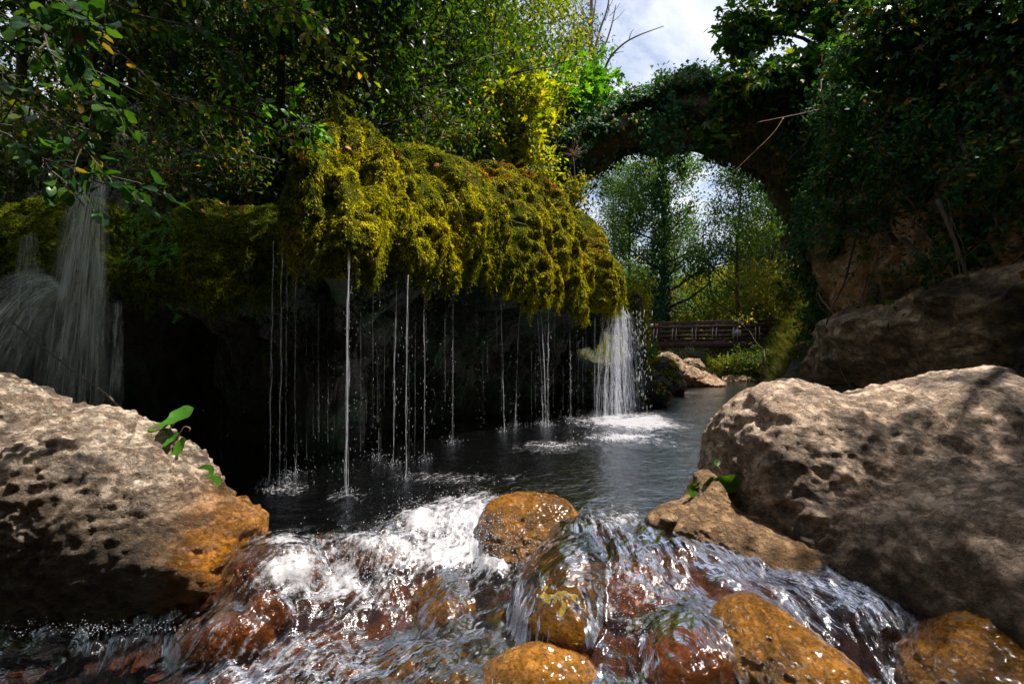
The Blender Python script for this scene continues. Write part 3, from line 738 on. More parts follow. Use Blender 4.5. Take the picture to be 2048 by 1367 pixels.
# the current rides up over the sunken stones in a thin clear film
film = np.zeros_like(WZ)
for o_ in FILM:
    me = o_.data; V = np.empty(len(me.vertices) * 3); me.vertices.foreach_get('co', V); V = V.reshape(-1, 3) + np.array(o_.location)
    lo_, hi_ = V.min(0), V.max(0); gx0, gy0 = lo_[0] - .02, lo_[1] - .02; st_ = .02
    nx, ny = int((hi_[0] - gx0) / st_) + 3, int((hi_[1] - gy0) / st_) + 3; Hm = np.full((nx, ny), -9.)
    np.maximum.at(Hm, (((V[:, 0] - gx0) / st_).astype(int), ((V[:, 1] - gy0) / st_).astype(int)), V[:, 2])
    m_ = (WX > gx0) & (WX < gx0 + (nx - 2) * st_) & (WY > gy0) & (WY < gy0 + (ny - 2) * st_)
    fx, fy = (WX[m_] - gx0) / st_ - .5, (WY[m_] - gy0) / st_ - .5; i0, j0 = np.clip(fx.astype(int), 0, nx - 2), np.clip(fy.astype(int), 0, ny - 2); fx, fy = np.clip(fx - i0, 0, 1), np.clip(fy - j0, 0, 1)
    hh = Hm[i0, j0] * (1 - fx) * (1 - fy) + Hm[i0 + 1, j0] * fx * (1 - fy) + Hm[i0, j0 + 1] * (1 - fx) * fy + Hm[i0 + 1, j0 + 1] * fx * fy
    t_ = np.zeros_like(WZ); t_[m_] = np.clip(hh + .023 - WZ[m_], 0, .3); film = np.maximum(film, t_)
for _ in range(14):
    film[1:-1, 1:-1] = np.maximum(film[1:-1, 1:-1], (film[:-2, 1:-1] + film[2:, 1:-1] + film[1:-1, :-2] + film[1:-1, 2:]) / 4)
WZ = WZ + film
w_ob = obj('water', mesh('water', np.stack([WX, WY, WZ], -1).reshape(-1, 3), grid_faces(len(us), len(ys)),
    {'foam': foam.ravel(), 'rapid': rap.ravel(), 'fs': fs.ravel(), 'ft': ft.ravel(), 'deep': deepW.ravel()}, True, M['water']), kind='structure')

c = P(1430, 1060, 3.45)
rock('river_stone', c, [((1.62, 3.45, -.05), (.36, .28, .17)), ((1.32, 3.60, .0), (.32, .22, .16)), ((1.50, 3.72, .12), (.15, .2, .26)), ((1.80, 3.25, -.14), (.3, .3, .2))], [], M['stone_tan'], 61, .02, 3, 6, 'smooth tan stone with pointed top wedged against the big boulder', 'stone', k=.12, fine=.005)
c = P(1337, 1037, 3.46); rock('pebble', c, [(c, (.065, .05, .035))], [], M['stone_far'], 63, .006, 9, 5, 'small brown pebble resting on the tan stone', 'pebble', fine=.002)
# far stones by the bridge
FS = [(1397, 758, 17.5, (.72, .5, .30), 'broad tan boulder in the stream below the footbridge'), (1470, 757, 20.5, (.62, .4, .20), 'low tan boulder right of the broad one in the stream'),
      (1362, 745, 17.5, (.55, .5, .36), 'rounded pale boulder on the stream bank near the stone pier'), (1337, 728, 16, (.38, .35, .42), 'upright white and brown mottled rock beside the stone pier'),
      (1352, 738, 19, (.2, .3, .45), 'leaning pointed slab of pale rock near the pier'), (1383, 728, 21.5, (.42, .4, .33), 'golden mossy rock in front of the silvery shrub'),
      (1368, 735, 20, (.32, .3, .16), 'flat white-topped stone behind the rounded bank boulder'), (1335, 768, 14.2, (.38, .4, .38), 'dark orange rock with mossy cap at the foot of the fall'),
      (1312, 785, 13.2, (.40, .45, .25), 'pale layered rock at the water line beside the fall'), (1410, 742, 24, (.4, .3, .2), 'small grey stone in shade under the bridge'),
      (1425, 744, 25.5, (.45, .3, .2), 'brown stone in shade under the middle of the bridge'), (1445, 746, 26, (.5, .3, .14), 'flat stone at the far water edge under the bridge')]
for q, (u_, v_, d_, ra, lb) in enumerate(FS):
    c = P(u_, v_, d_)
    rock('river_boulder', c, [(c, ra), (c + np.array([ra[0] * .5, -.1, -.12]), tuple(z * .8 for z in ra))], [((.3 * (-1) ** q, -.5, .9), float(unit(np.array([.3 * (-1) ** q, -.5, .9])) @ c + ra[2] * .72))], M['stone_far'], 70 + q, .08, 1.8, 5, lb, 'boulder', 'boulders by the footbridge', fine=.02)
# ------------------------------------------------------------------ falling water
def strand(acc, p0, p1, r0, r1, rng, wob=.012, n=28, a=1.0, vx=(0, 0)):
    p0 = np.array(p0, float); p1 = np.array(p1, float); t_ = np.linspace(0, 1, n)
    z = p0[2] + (p1[2] - p0[2]) * t_
    fall = np.sqrt(t_)
    pts = np.stack([p0[0] + (p1[0] - p0[0]) * fall, p0[1] + (p1[1] - p0[1]) * fall, z], 1)
    ph = rng.rand() * 100
    pts[:, 0] += wob * noise(t_ * 9, ph + 0 * t_, 0, 3); pts[:, 1] += wob * noise(t_ * 9, ph + 9 + 0 * t_, 0, 4)
    rr = (r0 + (r1 - r0) * t_) * (1 + .45 * noise(t_ * 22, ph + 0 * t_, 5, 8))
    add_tube(acc, pts, rr, 5, a=a * (1 - .45 * sstep(.85, 1, t_).repeat(1)[0]))
def drops(acc, p0, p1, n, rng, sp=.03, r=.004):
    D, Fc = ICO3
    for _ in range(n):
        t_ = rng.rand(); c = np.array(p0) * (1 - t_) + np.array(p1) * t_ + np.array([rng.randn() * sp, rng.randn() * sp, 0])
        rr = r * (.6 + rng.rand())
        acc.add(c + D * np.array([rr, rr, rr * (2 + 5 * rng.rand())]), Fc, a=.9)
ICO3 = (np.array([[1, 0, 0], [-1, 0, 0], [0, 1, 0], [0, -1, 0], [0, 0, 1], [0, 0, -1]], float), np.array([[0, 2, 4], [2, 1, 4], [1, 3, 4], [3, 0, 4], [2, 0, 5], [1, 2, 5], [3, 1, 5], [0, 3, 5]]))
rng = RS(77)
ST = [  # top u, v ; bottom u, v ; radius ; strands ; label
 (549, 480, 540, 962, .006, 3, 'thin broken water thread leftmost under the big moss bulge'),
 (566, 470, 560, 965, .0055, 3, 'water thread just right of the leftmost thread under the bulge'),
 (590, 460, 590, 945, .004, 2, 'faint dotted water thread left of the thick central jet'),
 (701, 450, 692, 985, .010, 6, 'thickest bright water jet falling from the middle of the moss'),
 (795, 560, 787, 930, .005, 3, 'wavering water thread right of the thick jet'),
 (816, 550, 812, 955, .0055, 3, 'straight bright water thread beside the wavering one'),
 (849, 550, 850, 920, .004, 2, 'beaded water thread near a curtain of fine drips'),
 (995, 560, 1009, 862, .006, 2, 'single water thread curving right in front of the dark cave'),
 (1044, 600, 1031, 850, .008, 2, 'pale grey water thread slanting left before the cave'),
 (1068, 605, 1086, 845, .008, 3, 'slanting silvery water threads left of the bright straight one'),
 (1078, 605, 1092, 850, .007, 3, 'silvery water threads close beside the bright straight one'),
 (1097, 600, 1096, 852, .008, 2, 'bright straight water thread in front of the deepest cave'),
 (760, 555, 757, 915, .003, 2, 'faint dripping water thread midway between the thick jet and the wavering thread'),
 (905, 560, 905, 885, .003, 2, 'faint dotted water thread right of the beaded thread'),
 (575, 470, 572, 955, .003, 2, 'very thin water thread between the two left bright threads and the dotted one'),
 (1140, 620, 1141, 838, .004, 2, 'faint water thread in the dark gap right of the straight bright one'),
 (1190, 610, 1189, 826, .012, 5, 'narrow bundle of water threads left of the bright right-hand fall'),
 (1205, 600, 1203, 826, .008, 3, 'fine water threads between the narrow bundle and the bright fall')]
for (u0, v0, u1, v1, r, ns, lb) in ST:
    db = 1.3 * F / (v1 - V0) ; p1 = P(u1, v1, db); p1[2] = -.01
    p0 = P(u0, v0, db + .10)
    t_ = thing('water_thread', lb, 'thread of water', p1, group='threads of water falling from the moss')
    acc = Acc()
    sc_ = db / 6
    for q in range(ns):
        o_ = rng.randn(3) * .009 * (1 if q else 0) * sc_ ** .5; o_[2] = 0
        strand(acc, p0 + o_ * .5 - p1, o_ * 1.3, r * (.35 if q else .7), r * (.3 if q else .55), rng, .010, 46, .8 if q == 0 else .5)
    drops(acc, p0 - p1 + np.array([0, 0, -.5]), (0, 0, 0), 40, rng, .03, .0020 * sc_ ** .5)
    obj('jet', acc.mesh('jet', M['stream']), t_)
    # little crown of splashes where it lands
    a2 = Acc(); D, Fc = ICO3
    for _ in range(70):
        rr = .0035 * (.5 + rng.rand()) * sc_ ** .5; c = np.array([rng.randn() * .07, rng.randn() * .07, .01 + abs(rng.randn()) * .03])
        a2.add(c + D * rr, Fc, a=.8)
    obj('splash', a2.mesh('splash', M['stream']), t_, kind='stuff')
# faint drips all along the lip
acc = Acc()
for q in range(150):
    i = rng.randint(int(NS * .36), int(NS * .86)); b = lipp[i] - np.array([*cn_[i] * rng.uniform(-.05, .5), 0])
    if rng.rand() < .5:
        zt = b[2] - rng.rand() * .5; zb = max(0, zt - rng.uniform(.4, 2.2)); strand(acc, (b[0], b[1], zt), (b[0], b[1], zb), .0012, .0009, rng, .004, 14, .35)
    else: drops(acc, b, (b[0], b[1], 0), 12, rng, .02, .0016)
obj('drips', acc.mesh('drips', M['stream']), label='faint drips and beads of water raining from the whole moss lip', cat='drips', kind='stuff')
# bright fall at the right end
t_ = thing('waterfall', 'bright white curtain of water pouring off the right end of the mossy ledge', 'waterfall', P(1245, 826, 10))
acc = Acc(); o0 = np.array(t_.location)
for q in range(125):
    f = rng.beta(2.0, 1.5); cl_ = [1196, 1210, 1222, 1232, 1240, 1251, 1260, 1272, 1284][rng.choice(9, p=[.04, .08, .1, .16, .14, .18, .14, .1, .06])]; f = (cl_ - 1200) / 92 + rng.randn() * .03; u1 = 1200 + 92 * f; u0 = 1212 + 58 * f
    db = 9.6 + 1.2 * f + rng.randn() * .12
    top = P(u0, 585 + rng.rand() * 60 + (25 if f > .6 else 0), db + .12)
    if rng.rand() < .35: top[2] -= rng.rand() * .8
    bot = P(u1 + rng.randn() * 3, 800, db); bot[2] = 0
    strand(acc, top - o0, bot - o0, (.004 + .009 * rng.rand() ** 2), .010, rng, .03, 26, (.95 if 1222 < u1 < 1278 else .5) * (.45 + .55 * rng.rand()))
for q in range(40):
    u1 = 1215 + 80 * rng.rand(); db = 10 + rng.rand() * .8; a = P(u1, 620, db); b = P(u1, 800, db); b[2] = .02
    drops(acc, a - o0, b - o0, 14, rng, .06, .006)
obj('curtain', acc.mesh('curtain', M['stream']), t_)
# silky fall on the left: several thin rippled sheets of water one behind the other
t_ = thing('waterfall', 'silky grey fall fanning out of the dark notch above the pale boulder', 'waterfall', P(150, 900, 4.7)); o0 = np.array(t_.location)
acc = Acc()
def sheet(acc, tl, tr, bl, br, e, a, seed, z_e=1.0, nu=60, nv=70, rip=.02):
    u_, v_ = np.meshgrid(np.linspace(0, 1, nu), np.linspace(0, 1, nv), indexing='ij')
    T_ = np.array(tl) + (np.array(tr) - np.array(tl)) * u_[..., None]; B_ = np.array(bl) + (np.array(br) - np.array(bl)) * u_[..., None]
    X = T_ + (B_ - T_) * (v_ ** e)[..., None]; X[..., 2] = T_[..., 2] + (B_[..., 2] - T_[..., 2]) * v_ ** z_e
    w = np.linalg.norm(np.array(br) - np.array(bl)); X[..., 1] += rip * noise(u_ * w * 16, v_ * 1.5, seed, 3) * (.3 + v_) - .12 * np.sin(pi * u_) * v_
    al = a * np.sin(pi * np.clip(u_, .002, .998)) ** .6 * sstep(0, .04, v_) * (1 - .75 * sstep(.55, 1, v_))
    acc.add((X - o0).reshape(-1, 3), grid_faces(nu, nv), a=al.ravel(), fs=(v_ * 2.6 + seed * 3.1).ravel(), ft=(u_ * w + seed * 1.7).ravel())
for q in range(4):
    dy = .07 * q; sheet(acc, P(178 - 3 * q, 345, 5.02 + dy), P(208 + 3 * q, 350, 5.02 + dy), P(60 - 12 * q, 900, 4.45 + dy), P(205 + 8 * q, 900, 4.55 + dy), .62, .62, q + 1)
sheet(acc, P(200, 350, 4.98), P(212, 352, 4.98), P(178, 900, 4.5), P(218, 900, 4.55), .5, .8, 6)
for q in range(3): sheet(acc, P(100 - 6 * q, 545 - 6 * q, 4.72 + .05 * q), P(145, 590, 4.72 + .05 * q), P(-160 - 30 * q, 800, 4.3), P(40, 830, 4.4), .9, .5, 8 + q, 1.8)
for q in range(2): sheet(acc, P(38, 470, 4.9 + .05 * q), P(74, 460, 4.9 + .05 * q), P(10, 800, 4.7), P(90, 800, 4.7), .7, .42, 12 + q)
for q in range(2): sheet(acc, P(226, 600, 4.85), P(244, 600, 4.85), P(222, 900, 4.7 + .05 * q), P(252, 900, 4.7), .6, .55, 15 + q)
sheet(acc, P(150, 560, 4.95), P(225, 560, 4.95), P(110, 900, 4.8), P(250, 900, 4.8), .7, .36, 18)
obj('veil', acc.mesh('veil', M['veil']), t_)
# spray thrown up by the rapids
acc = Acc(); D, Fc = ICO3
for q in range(5200):
    a_, b_, su, sv, am = FOAM_GLINT[[0, 1, 2, 3, 4, 5, 6, 7, 26, 27, 12, 8, 9][rng.randint(13)]]
    uu, vv = a_ + rng.randn() * su * .8, b_ + rng.randn() * sv * .8
    dz = 1.3 * F / (vv - V0)
    for _ in range(4):
        xx = (uu - U0) / F * dz; zz = float(waterz(np.array(xx), np.array(dz))); dz = (1.3 - zz) * F / (vv - V0)
    rr = .0022 * (.4 + rng.rand() ** 2) * (1 + .22 * dz)
    c = np.array([(uu - U0) / F * dz, dz, zz + .02 + abs(rng.randn()) * .025])
    acc.add(c + D * rr, Fc, a=1.0)
obj('spray', acc.mesh('spray', M['stream']), label='fine white spray thrown up over the rapids and splash zones', cat='spray', kind='stuff')

# ------------------------------------------------------------------ right cliff
RC = np.array([(9.2, 14.0, 0, 0), (7.4, 12.6, 0, 0), (6.5, 11.0, 0, 0), (6.15, 9.5, 0, 0), (6.2, 8, 0, 0), (6.3, 6.5, 0, 0), (6.5, 5, 0, 0), (6.9, 3.2, 0, 0), (7.6, 1.0, 0, 0), (8.5, -2, 0, 0)], float)
rs, rp = spl(RC, 420)
rt = unit(np.gradient(rp[:, :2], axis=0)); rn = np.stack([rt[:, 1], -rt[:, 0]], 1)   # path heads towards the camera; outward is -X
rn = np.where((rn[:, :1] > 0), -rn, rn)
NV = 300
zb = np.interp(rp[:, 1], [3, 5, 6.5, 8, 9.5, 11, 13], [2.9, 2.55, 2.3, 2.0, 1.9, 1.5, 1.0])    # top of the undercut lower rock
v = np.linspace(0, 1, NV)
lowf = sstep(10.8, 9.6, rp[:, 1])
off = np.zeros((420, NV)); zz = np.zeros((420, NV))
for a in range(420):
    zt = zb[a]
    zs = np.array([-.9, 0, .35 * zt, .7 * zt, .93 * zt, zt, zt + .25, zt + 1.4, 4.6, 6.2, 7.8, 8.5])
    os_ = np.array([-1.3, -1.15, -.55, -.1, .02, -.12, -.62, -.55, -.5, -.2, -.9, -3.5]) 
    os_[:5] = os_[:5] * lowf[a] + np.array([-.5, -.4, -.3, -.3, -.4]) * (1 - lowf[a])
    zs[7:] = zs[6] + (zs[7:] - zs[6]) * np.interp(rp[a, 1], [3, 5, 7, 9.5], [.42, .58, .8, 1.0])
    tpar = np.linspace(0, 1, 12); zz[a] = np.interp(v, tpar, zs); off[a] = np.interp(v, tpar, os_)
for _ in range(3):
    kk = np.ones(9) / 9
    off = np.apply_along_axis(lambda q: np.convolve(np.pad(q, 4, 'edge'), kk, 'valid'), 1, off)
RGd = np.stack([rp[:, 0, None] + rn[:, 0, None] * off, rp[:, 1, None] + rn[:, 1, None] * off, zz], -1)
x, y, z = RGd[..., 0], RGd[..., 1], RGd[..., 2]
dsp = .30 * fbm(x * .5, y * .55, z * .6, 4, 201) + .12 * (1 - 2 * np.abs(fbm(x * 1.1, y * 1.1 + z * .7, z * 1.3, 3, 203))) + .035 * fbm(x * 5, y * 5, z * 5, 4, 207)
RGd[..., :2] += rn[:, None, :] * dsp[..., None]; RGd[..., 2] += .05 * dsp
rN = unit(np.cross(np.gradient(RGd, axis=0), np.gradient(RGd, axis=1))); rN *= np.sign((rN[..., :2] * rn[:, None]).sum(-1))[..., None]
cl = thing('rock_cliff', 'ochre rock cliff hung with ivy above the right bank', 'cliff', (7, 8, 0))
split = int(NV * 5.0 / 11)
V_ = local(RGd, cl)
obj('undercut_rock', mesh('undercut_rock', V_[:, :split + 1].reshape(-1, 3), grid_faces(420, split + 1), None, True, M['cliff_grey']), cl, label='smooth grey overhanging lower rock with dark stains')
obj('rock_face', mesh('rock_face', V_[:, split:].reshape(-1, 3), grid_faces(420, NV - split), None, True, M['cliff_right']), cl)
# ivy over the cliff, thick at the top, ragged below
def ivy_on(name, G_, N_, n, wt, rng, size=(.05, .11), off_=.16, par=None, mat='leaf_ivy', T=None):
    p, nr, i, j = sample_grid(G_, N_, n, rng, wt)
    clump = fbm(p[:, 0] * 1.8, p[:, 1] * 1.8, p[:, 2] * 1.8, 3, 303)
    p = p + nr * (np.abs(rng.randn(n)) * off_ * (1 + clump) + .02)[:, None] + rng.randn(n, 3) * .03
    fw = unit(np.array([0, 0, -1.]) * .9 + nr * .45 + .55 * rng.randn(n, 3))
    nn_ = unit(nr * .8 + np.array([0, 0, .7]) + .45 * rng.randn(n, 3))
    s = rng.uniform(*size, n)
    kw_ = dict(v=rng.rand(n) ** 1.35)
    return leaves(name, T or IVY, local(p, par) if par is not None else p, fw, nn_, s, rng, M[mat], **kw_)
x, y, z = RGd[..., 0], RGd[..., 1], RGd[..., 2]
edge = 3.0 + .75 * fbm(y * .7, 0 * y, 0, 3, 305) + 1.0 * sstep(7, 5.5, y) * 0
hang = .9 * fbm(y * 3.0, z * .2, 0, 2, 307)
wt = sstep(-.25, .35, z - edge - hang * .6) * (y > 1.5) + .06 * (z > zb[:, None] - .1) * (fbm(x * 2, y * 2, z * 2, 2, 11) > .15)
wt = wt * sstep(-.9, -.2, fbm(x * .9, y * .9, z * .9, 3, 311) + .25 * (z > 4.5)) + 1.2 * sstep(10.2, 11, y) * (z > 1.5) * (fbm(x * 2, y * 2, z * 2, 2, 13) > -.5)
wt = wt * np.clip(7 / np.maximum(y, 4), .6, 1.5)
obj('ivy', ivy_on('ivy', RGd, rN, 80000, wt, RS(8), (.05, .12), .20, cl), cl)
# bare vine stems on the cliff
rng = RS(9); acc = Acc()
for q in range(46):
    i = rng.randint(110, 330); j = rng.randint(int(NV * .55), int(NV * .85)); p0 = RGd[i, j] + np.array([-.25 - .2 * rng.rand(), 0, 0])
    L_ = rng.uniform(.8, 3.0); m = 14; t2 = np.linspace(0, 1, m)[:, None]
    dirn = unit(np.array([rng.randn() * .15, rng.randn() * .7, -1]))
    pts = p0 + dirn * L_ * t2 + np.stack([.12 * noise(t2[:, 0] * 3, q + 0 * t2[:, 0], 1), .22 * noise(t2[:, 0] * 3, q + 0 * t2[:, 0], 2), .1 * noise(t2[:, 0] * 4, q + 0 * t2[:, 0], 3)], 1)
    add_tube(acc, pts - np.array(cl.location), np.linspace(.012, .004, m) * rng.uniform(.5, 1.5), 5)
obj('vine_stems', acc.mesh('vine_stems', M['bark_pale']), cl)
# leaning dead branch on the cliff face
def branch_thing(name, pts, r0, r1, mat, label, cat='branch', extra=(), n=8):
    pts = np.array(pts, float); o = pts[0].copy(); acc = Acc()
    def sm(pts):
        P4 = np.hstack([pts, np.zeros((len(pts), 1))]); d_ = np.concatenate([[0], np.cumsum(np.linalg.norm(np.diff(pts, axis=0), axis=1))])
        A = np.vstack([2 * pts[0] - pts[1], pts, 2 * pts[-1] - pts[-2]]); s = np.linspace(0, d_[-1], 8 * len(pts)); i = np.clip(np.searchsorted(d_, s, 'right') - 1, 0, len(pts) - 2)
        f = ((s - d_[i]) / (d_[i + 1] - d_[i]))[:, None]; a, b, c, e = A[i], A[i + 1], A[i + 2], A[i + 3]
        return .5 * (2 * b + (c - a) * f + (2 * a - 5 * b + 4 * c - e) * f ** 2 + (3 * b - a - 3 * c + e) * f ** 3)
    q = sm(pts); add_tube(acc, q - o, np.linspace(r0, r1, len(q)), n)
    for (pp, a, b) in extra:
        q = sm(np.array(pp, float)); add_tube(acc, q - o, np.linspace(a, b, len(q)), n)
    return obj(name, acc.mesh(name, mat), label=label, cat=cat, loc=o)
branch_thing('dead_branch', [P(1712, 470, 8.2), P(1690, 560, 8.0), P(1662, 620, 7.9), P(1652, 650, 7.9)], .022, .010, M['bark'], 'dark slender branch leaning down over the ochre rock face',
             extra=[([P(1760, 430, 8.2), P(1725, 520, 8), P(1665, 600, 7.9)], .01, .006)])
branch_thing('dead_branch', [P(1875, 400, 6.4), P(1905, 470, 6.2), P(1938, 562, 6.1)], .03, .016, M['bark'], 'dark stub of branch above the smooth overhanging rock')
branch_thing('bare_twig', [P(1665, 213, 7.4), P(1600, 228, 7.3), P(1514, 245, 7.2)], .011, .006, M['bark_red'], 'bare reddish forked twig jutting out before the arch crown', 'twig',
             extra=[([P(1567, 236, 7.25), P(1545, 268, 7.2), P(1500, 312, 7.2), P(1466, 345, 7.2)], .007, .004)])

# ------------------------------------------------------------------ stone arch
ar = thing('stone_arch', 'ruined stone arch overgrown with ivy spanning the stream', 'stone arch', (4.8, 13, 0))
AX, AY = P(1125, 415, 12.0), P(1685, 415, 12.0)
cxA, wA = (AX[0] + AY[0]) / 2, (AY[0] - AX[0]) / 2
thA = np.linspace(-.22, pi + .22, 160)
z0 = P(1400, 430, 12.2)[2]; hA = P(1400, 225, 12.0)[2] - z0
inn = np.stack([cxA - wA * np.cos(thA), 0 * thA + 12.0, z0 + hA * np.sin(thA)], 1)
topv = np.interp(U0 + F * inn[:, 0] / 12, [1000, 1100, 1170, 1250, 1330, 1400, 1500, 1640, 1800], [420, 300, 262, 200, 166, 152, 140, 125, 110])
outz = CZ + (V0 - topv) / F * 12.0
outz = np.maximum(outz, inn[:, 2] + .6)
prof = []
NW = 26
for q, (yo, top) in enumerate([(0, 0)] + [(0, f) for f in np.linspace(.06, 1, 24)]): pass
rows = []
ox = cxA + (inn[:, 0] - cxA) * 1.10
for f in np.linspace(0, 1, 22):      # underside, far to near
    rows.append(np.stack([inn[:, 0], 14.4 - 2.4 * f + 0 * thA, inn[:, 2]], 1))
for f in np.linspace(.03, 1, 26):    # near face up
    rows.append(np.stack([inn[:, 0] + (ox - inn[:, 0]) * f, 12.0 + .0 * thA + .1 * f, inn[:, 2] + (outz - inn[:, 2]) * f], 1))
for f in np.linspace(.04, 1, 22):    # top to the far side
    rows.append(np.stack([ox, 12.1 + 2.3 * f + 0 * thA, outz + .12 * math.sin(pi * f)], 1))
for f in np.linspace(.05, 1, 22):
    rows.append(np.stack([inn[:, 0] + (ox - inn[:, 0]) * (1 - f), 14.4 + 0 * thA, inn[:, 2] + (outz - inn[:, 2]) * (1 - f)], 1))
AG = np.stack(rows, 1)
x, y, z = AG[..., 0], AG[..., 1], AG[..., 2]
cen = np.stack([x, 0 * y + 13.2, (inn[:, 2] + outz)[:, None] / 2 + 0 * z], -1)
aN = unit(np.cross(np.gradient(AG, axis=0), np.gradient(AG, axis=1))); aN *= np.sign((aN * (AG - cen)).sum(-1))[..., None]
mas = .05 * np.abs(noise(x * 3.1, y * 3.1, z * 4.1, 5)) + .26 * fbm(x * .9, y * .9, z * .9, 4, 401) + .03 * fbm(x * 6, y * 6, z * 8, 3, 407)
AG = AG + aN * mas[..., None]
obj('masonry', mesh('masonry', local(AG.reshape(-1, 3), ar), grid_faces(AG.shape[0], AG.shape[1]), None, True, M['arch_stone']), ar)
rowi = np.arange(AG.shape[1])[None] * np.ones((AG.shape[0], 1))
wt = (rowi > 28) * sstep(-.2, .3, fbm(x * .9, y * .9, z * .9, 3, 409) + .02 * (rowi - 32)) + 1.3 * ((rowi > 36) & (rowi < 62)) + .12 * (rowi < 28) * (fbm(x, y, z, 2, 4) > .0) + .7 * ((rowi > 19) & (rowi < 30)) * (fbm(x * 1.2, y, z * 1.2, 2, 9) > .15) + 1.0 * (rowi > 22) * (x < 2.6)
obj('ivy', ivy_on('arch_ivy', AG, aN, 46000, wt.astype(float), RS(12), (.06, .13), .16, ar), ar)
rng = RS(13)
# hanging vines from the arch
for q, (uu, v0, v1, lb) in enumerate([(1325, 230, 425, 'long ivy vine hanging from the arch crown in front of the tall tree'), (1292, 240, 300, 'short ivy vine on the left haunch of the arch'), (1402, 250, 290, 'small ivy tendril dangling below the arch crown'), (1345, 190, 345, 'ivy vine draped over the arch face right of the longest vine')]):
    a, b = P(uu, v0, 11.75), P(uu + 6, v1, 11.7); m = 24; t2 = np.linspace(0, 1, m)
    pts = a + (b - a) * t2[:, None]; pts[:, 0] += .12 * noise(t2 * 4, q + 0 * t2, 0, 2)
    vt = thing('hanging_vine', lb, 'vine', a, group='vines hanging from the arch'); acc = Acc(); add_tube(acc, pts - a, .012, 5)
    obj('stem', acc.mesh('vine_stem', M['bark']), vt)
    n_ = int(60 + 170 * (v1 - v0) / 200); ti = rng.rand(n_); pp = np.stack([np.interp(ti, t2, pts[:, c]) for c in range(3)], 1) - a + rng.randn(n_, 3) * .09
    obj('leaves', leaves('vine_leaves', IVY, pp, unit(rng.randn(n_, 3) + [0, 0, -1]), unit(rng.randn(n_, 3) * .5 + [0, -1, .3]), rng.uniform(.07, .13, n_), rng, M['leaf_ivy'], v=rng.rand(n_) * .8), vt)

# ------------------------------------------------------------------ trees
def skeleton(rng, h, r, nb, spread, levels=2, lean=(0, 0), start=.25, up=.5, curve=.06):
    """trunk and limbs as (points, radii); returns them and the twig tips"""
    out, tips = [], []
    m = 14; t_ = np.linspace(0, 1, m)
    ph = rng.rand(2) * 50
    tr = np.stack([lean[0] * t_ ** 1.5 * h + curve * h * noise(t_ * 2.2, ph[0] + 0 * t_, 0, 1), lean[1] * t_ ** 1.5 * h + curve * h * noise(t_ * 2.2, ph[1] + 0 * t_, 0, 2), h * t_], 1)
    tr[:, :2] -= tr[0, :2]
    out.append((tr, r * (1 - .85 * t_)))
    def grow(base, d, L_, r_, lev):
        m = 7; t2 = np.linspace(0, 1, m)[:, None]
        side = unit(rng.randn(3))
        pts = base + d * L_ * t2 + side * L_ * .13 * (t2 ** 2) + np.array([0, 0, 1]) * L_ * (.10 if lev else .18) * t2 ** 2 + rng.randn(m, 3) * L_ * .02 * t2
        out.append((pts, np.linspace(r_, r_ * .3, m)))
        if lev >= levels:
            for f in (.35, .6, .8, 1.0): tips.append(np.array([np.interp(f, t2[:, 0], pts[:, c]) for c in range(3)]))
            return
        for _ in range(rng.randint(3, 6)):
            f = rng.uniform(.3, 1); b = np.array([np.interp(f, t2[:, 0], pts[:, c]) for c in range(3)])
            grow(b, unit(d + .9 * rng.randn(3) + np.array([0, 0, .15])), L_ * rng.uniform(.35, .6), r_ * .5, lev + 1)
    for q in range(nb):
        f = start + (1 - start) * (q + rng.rand()) / nb
        b = np.array([np.interp(f, t_, tr[:, c]) for c in range(3)])
        a = q * 2.4 + rng.rand(); wid = spread * (1.1 - .75 * max(0, f - .35) / .65) * rng.uniform(.7, 1.1)
        grow(b, unit(np.array([math.cos(a), math.sin(a), up * rng.uniform(.4, 1.4)])), wid, r * .4 * (1.1 - f), 1)
    return out, np.array(tips)
def crown_pts(tips, n, sig, rng):
    k = rng.randint(0, len(tips), n); return tips[k] + rng.randn(n, 3) * sig
def tree_proto(name, label, cat, seed, h, r, nb, spread, nleaf, lsize, mat, T=LEAF, sig=.22, bark='bark', loc=(0, 0, 0), group=None, droop=.3, rz=0, part='crown', **kw):
    rng = RS(seed); sk, tips = skeleton(rng, h, r, nb, spread, **kw)
    t_ = thing(name, label, cat, loc, rz, group)
    acc = Acc()
    for q, (p_, rr) in enumerate(sk): add_tube(acc, p_, rr, 8 if q == 0 else 4)
    obj('trunk', acc.mesh('trunk', M[bark]), t_)
    if nleaf:
        p = crown_pts(tips, nleaf, sig, rng)
        obj(part, leaves(part, T, p, unit(rng.randn(nleaf, 3) + [0, 0, -droop]), unit(rng.randn(nleaf, 3) * .6 + [0, 0, 1]), rng.uniform(*lsize, nleaf), rng, M[mat], v=np.clip(.5 + .22 * rng.randn(nleaf) + .25 * fbm(p[:, 0] * 1.5, p[:, 1] * 1.5, p[:, 2] * 1.5, 2, seed), 0, .93 + .07 * (rng.rand(nleaf) > .96))), t_)
    return t_
def gz(x, y): return float(ground_z(np.array(x), np.array(y)))
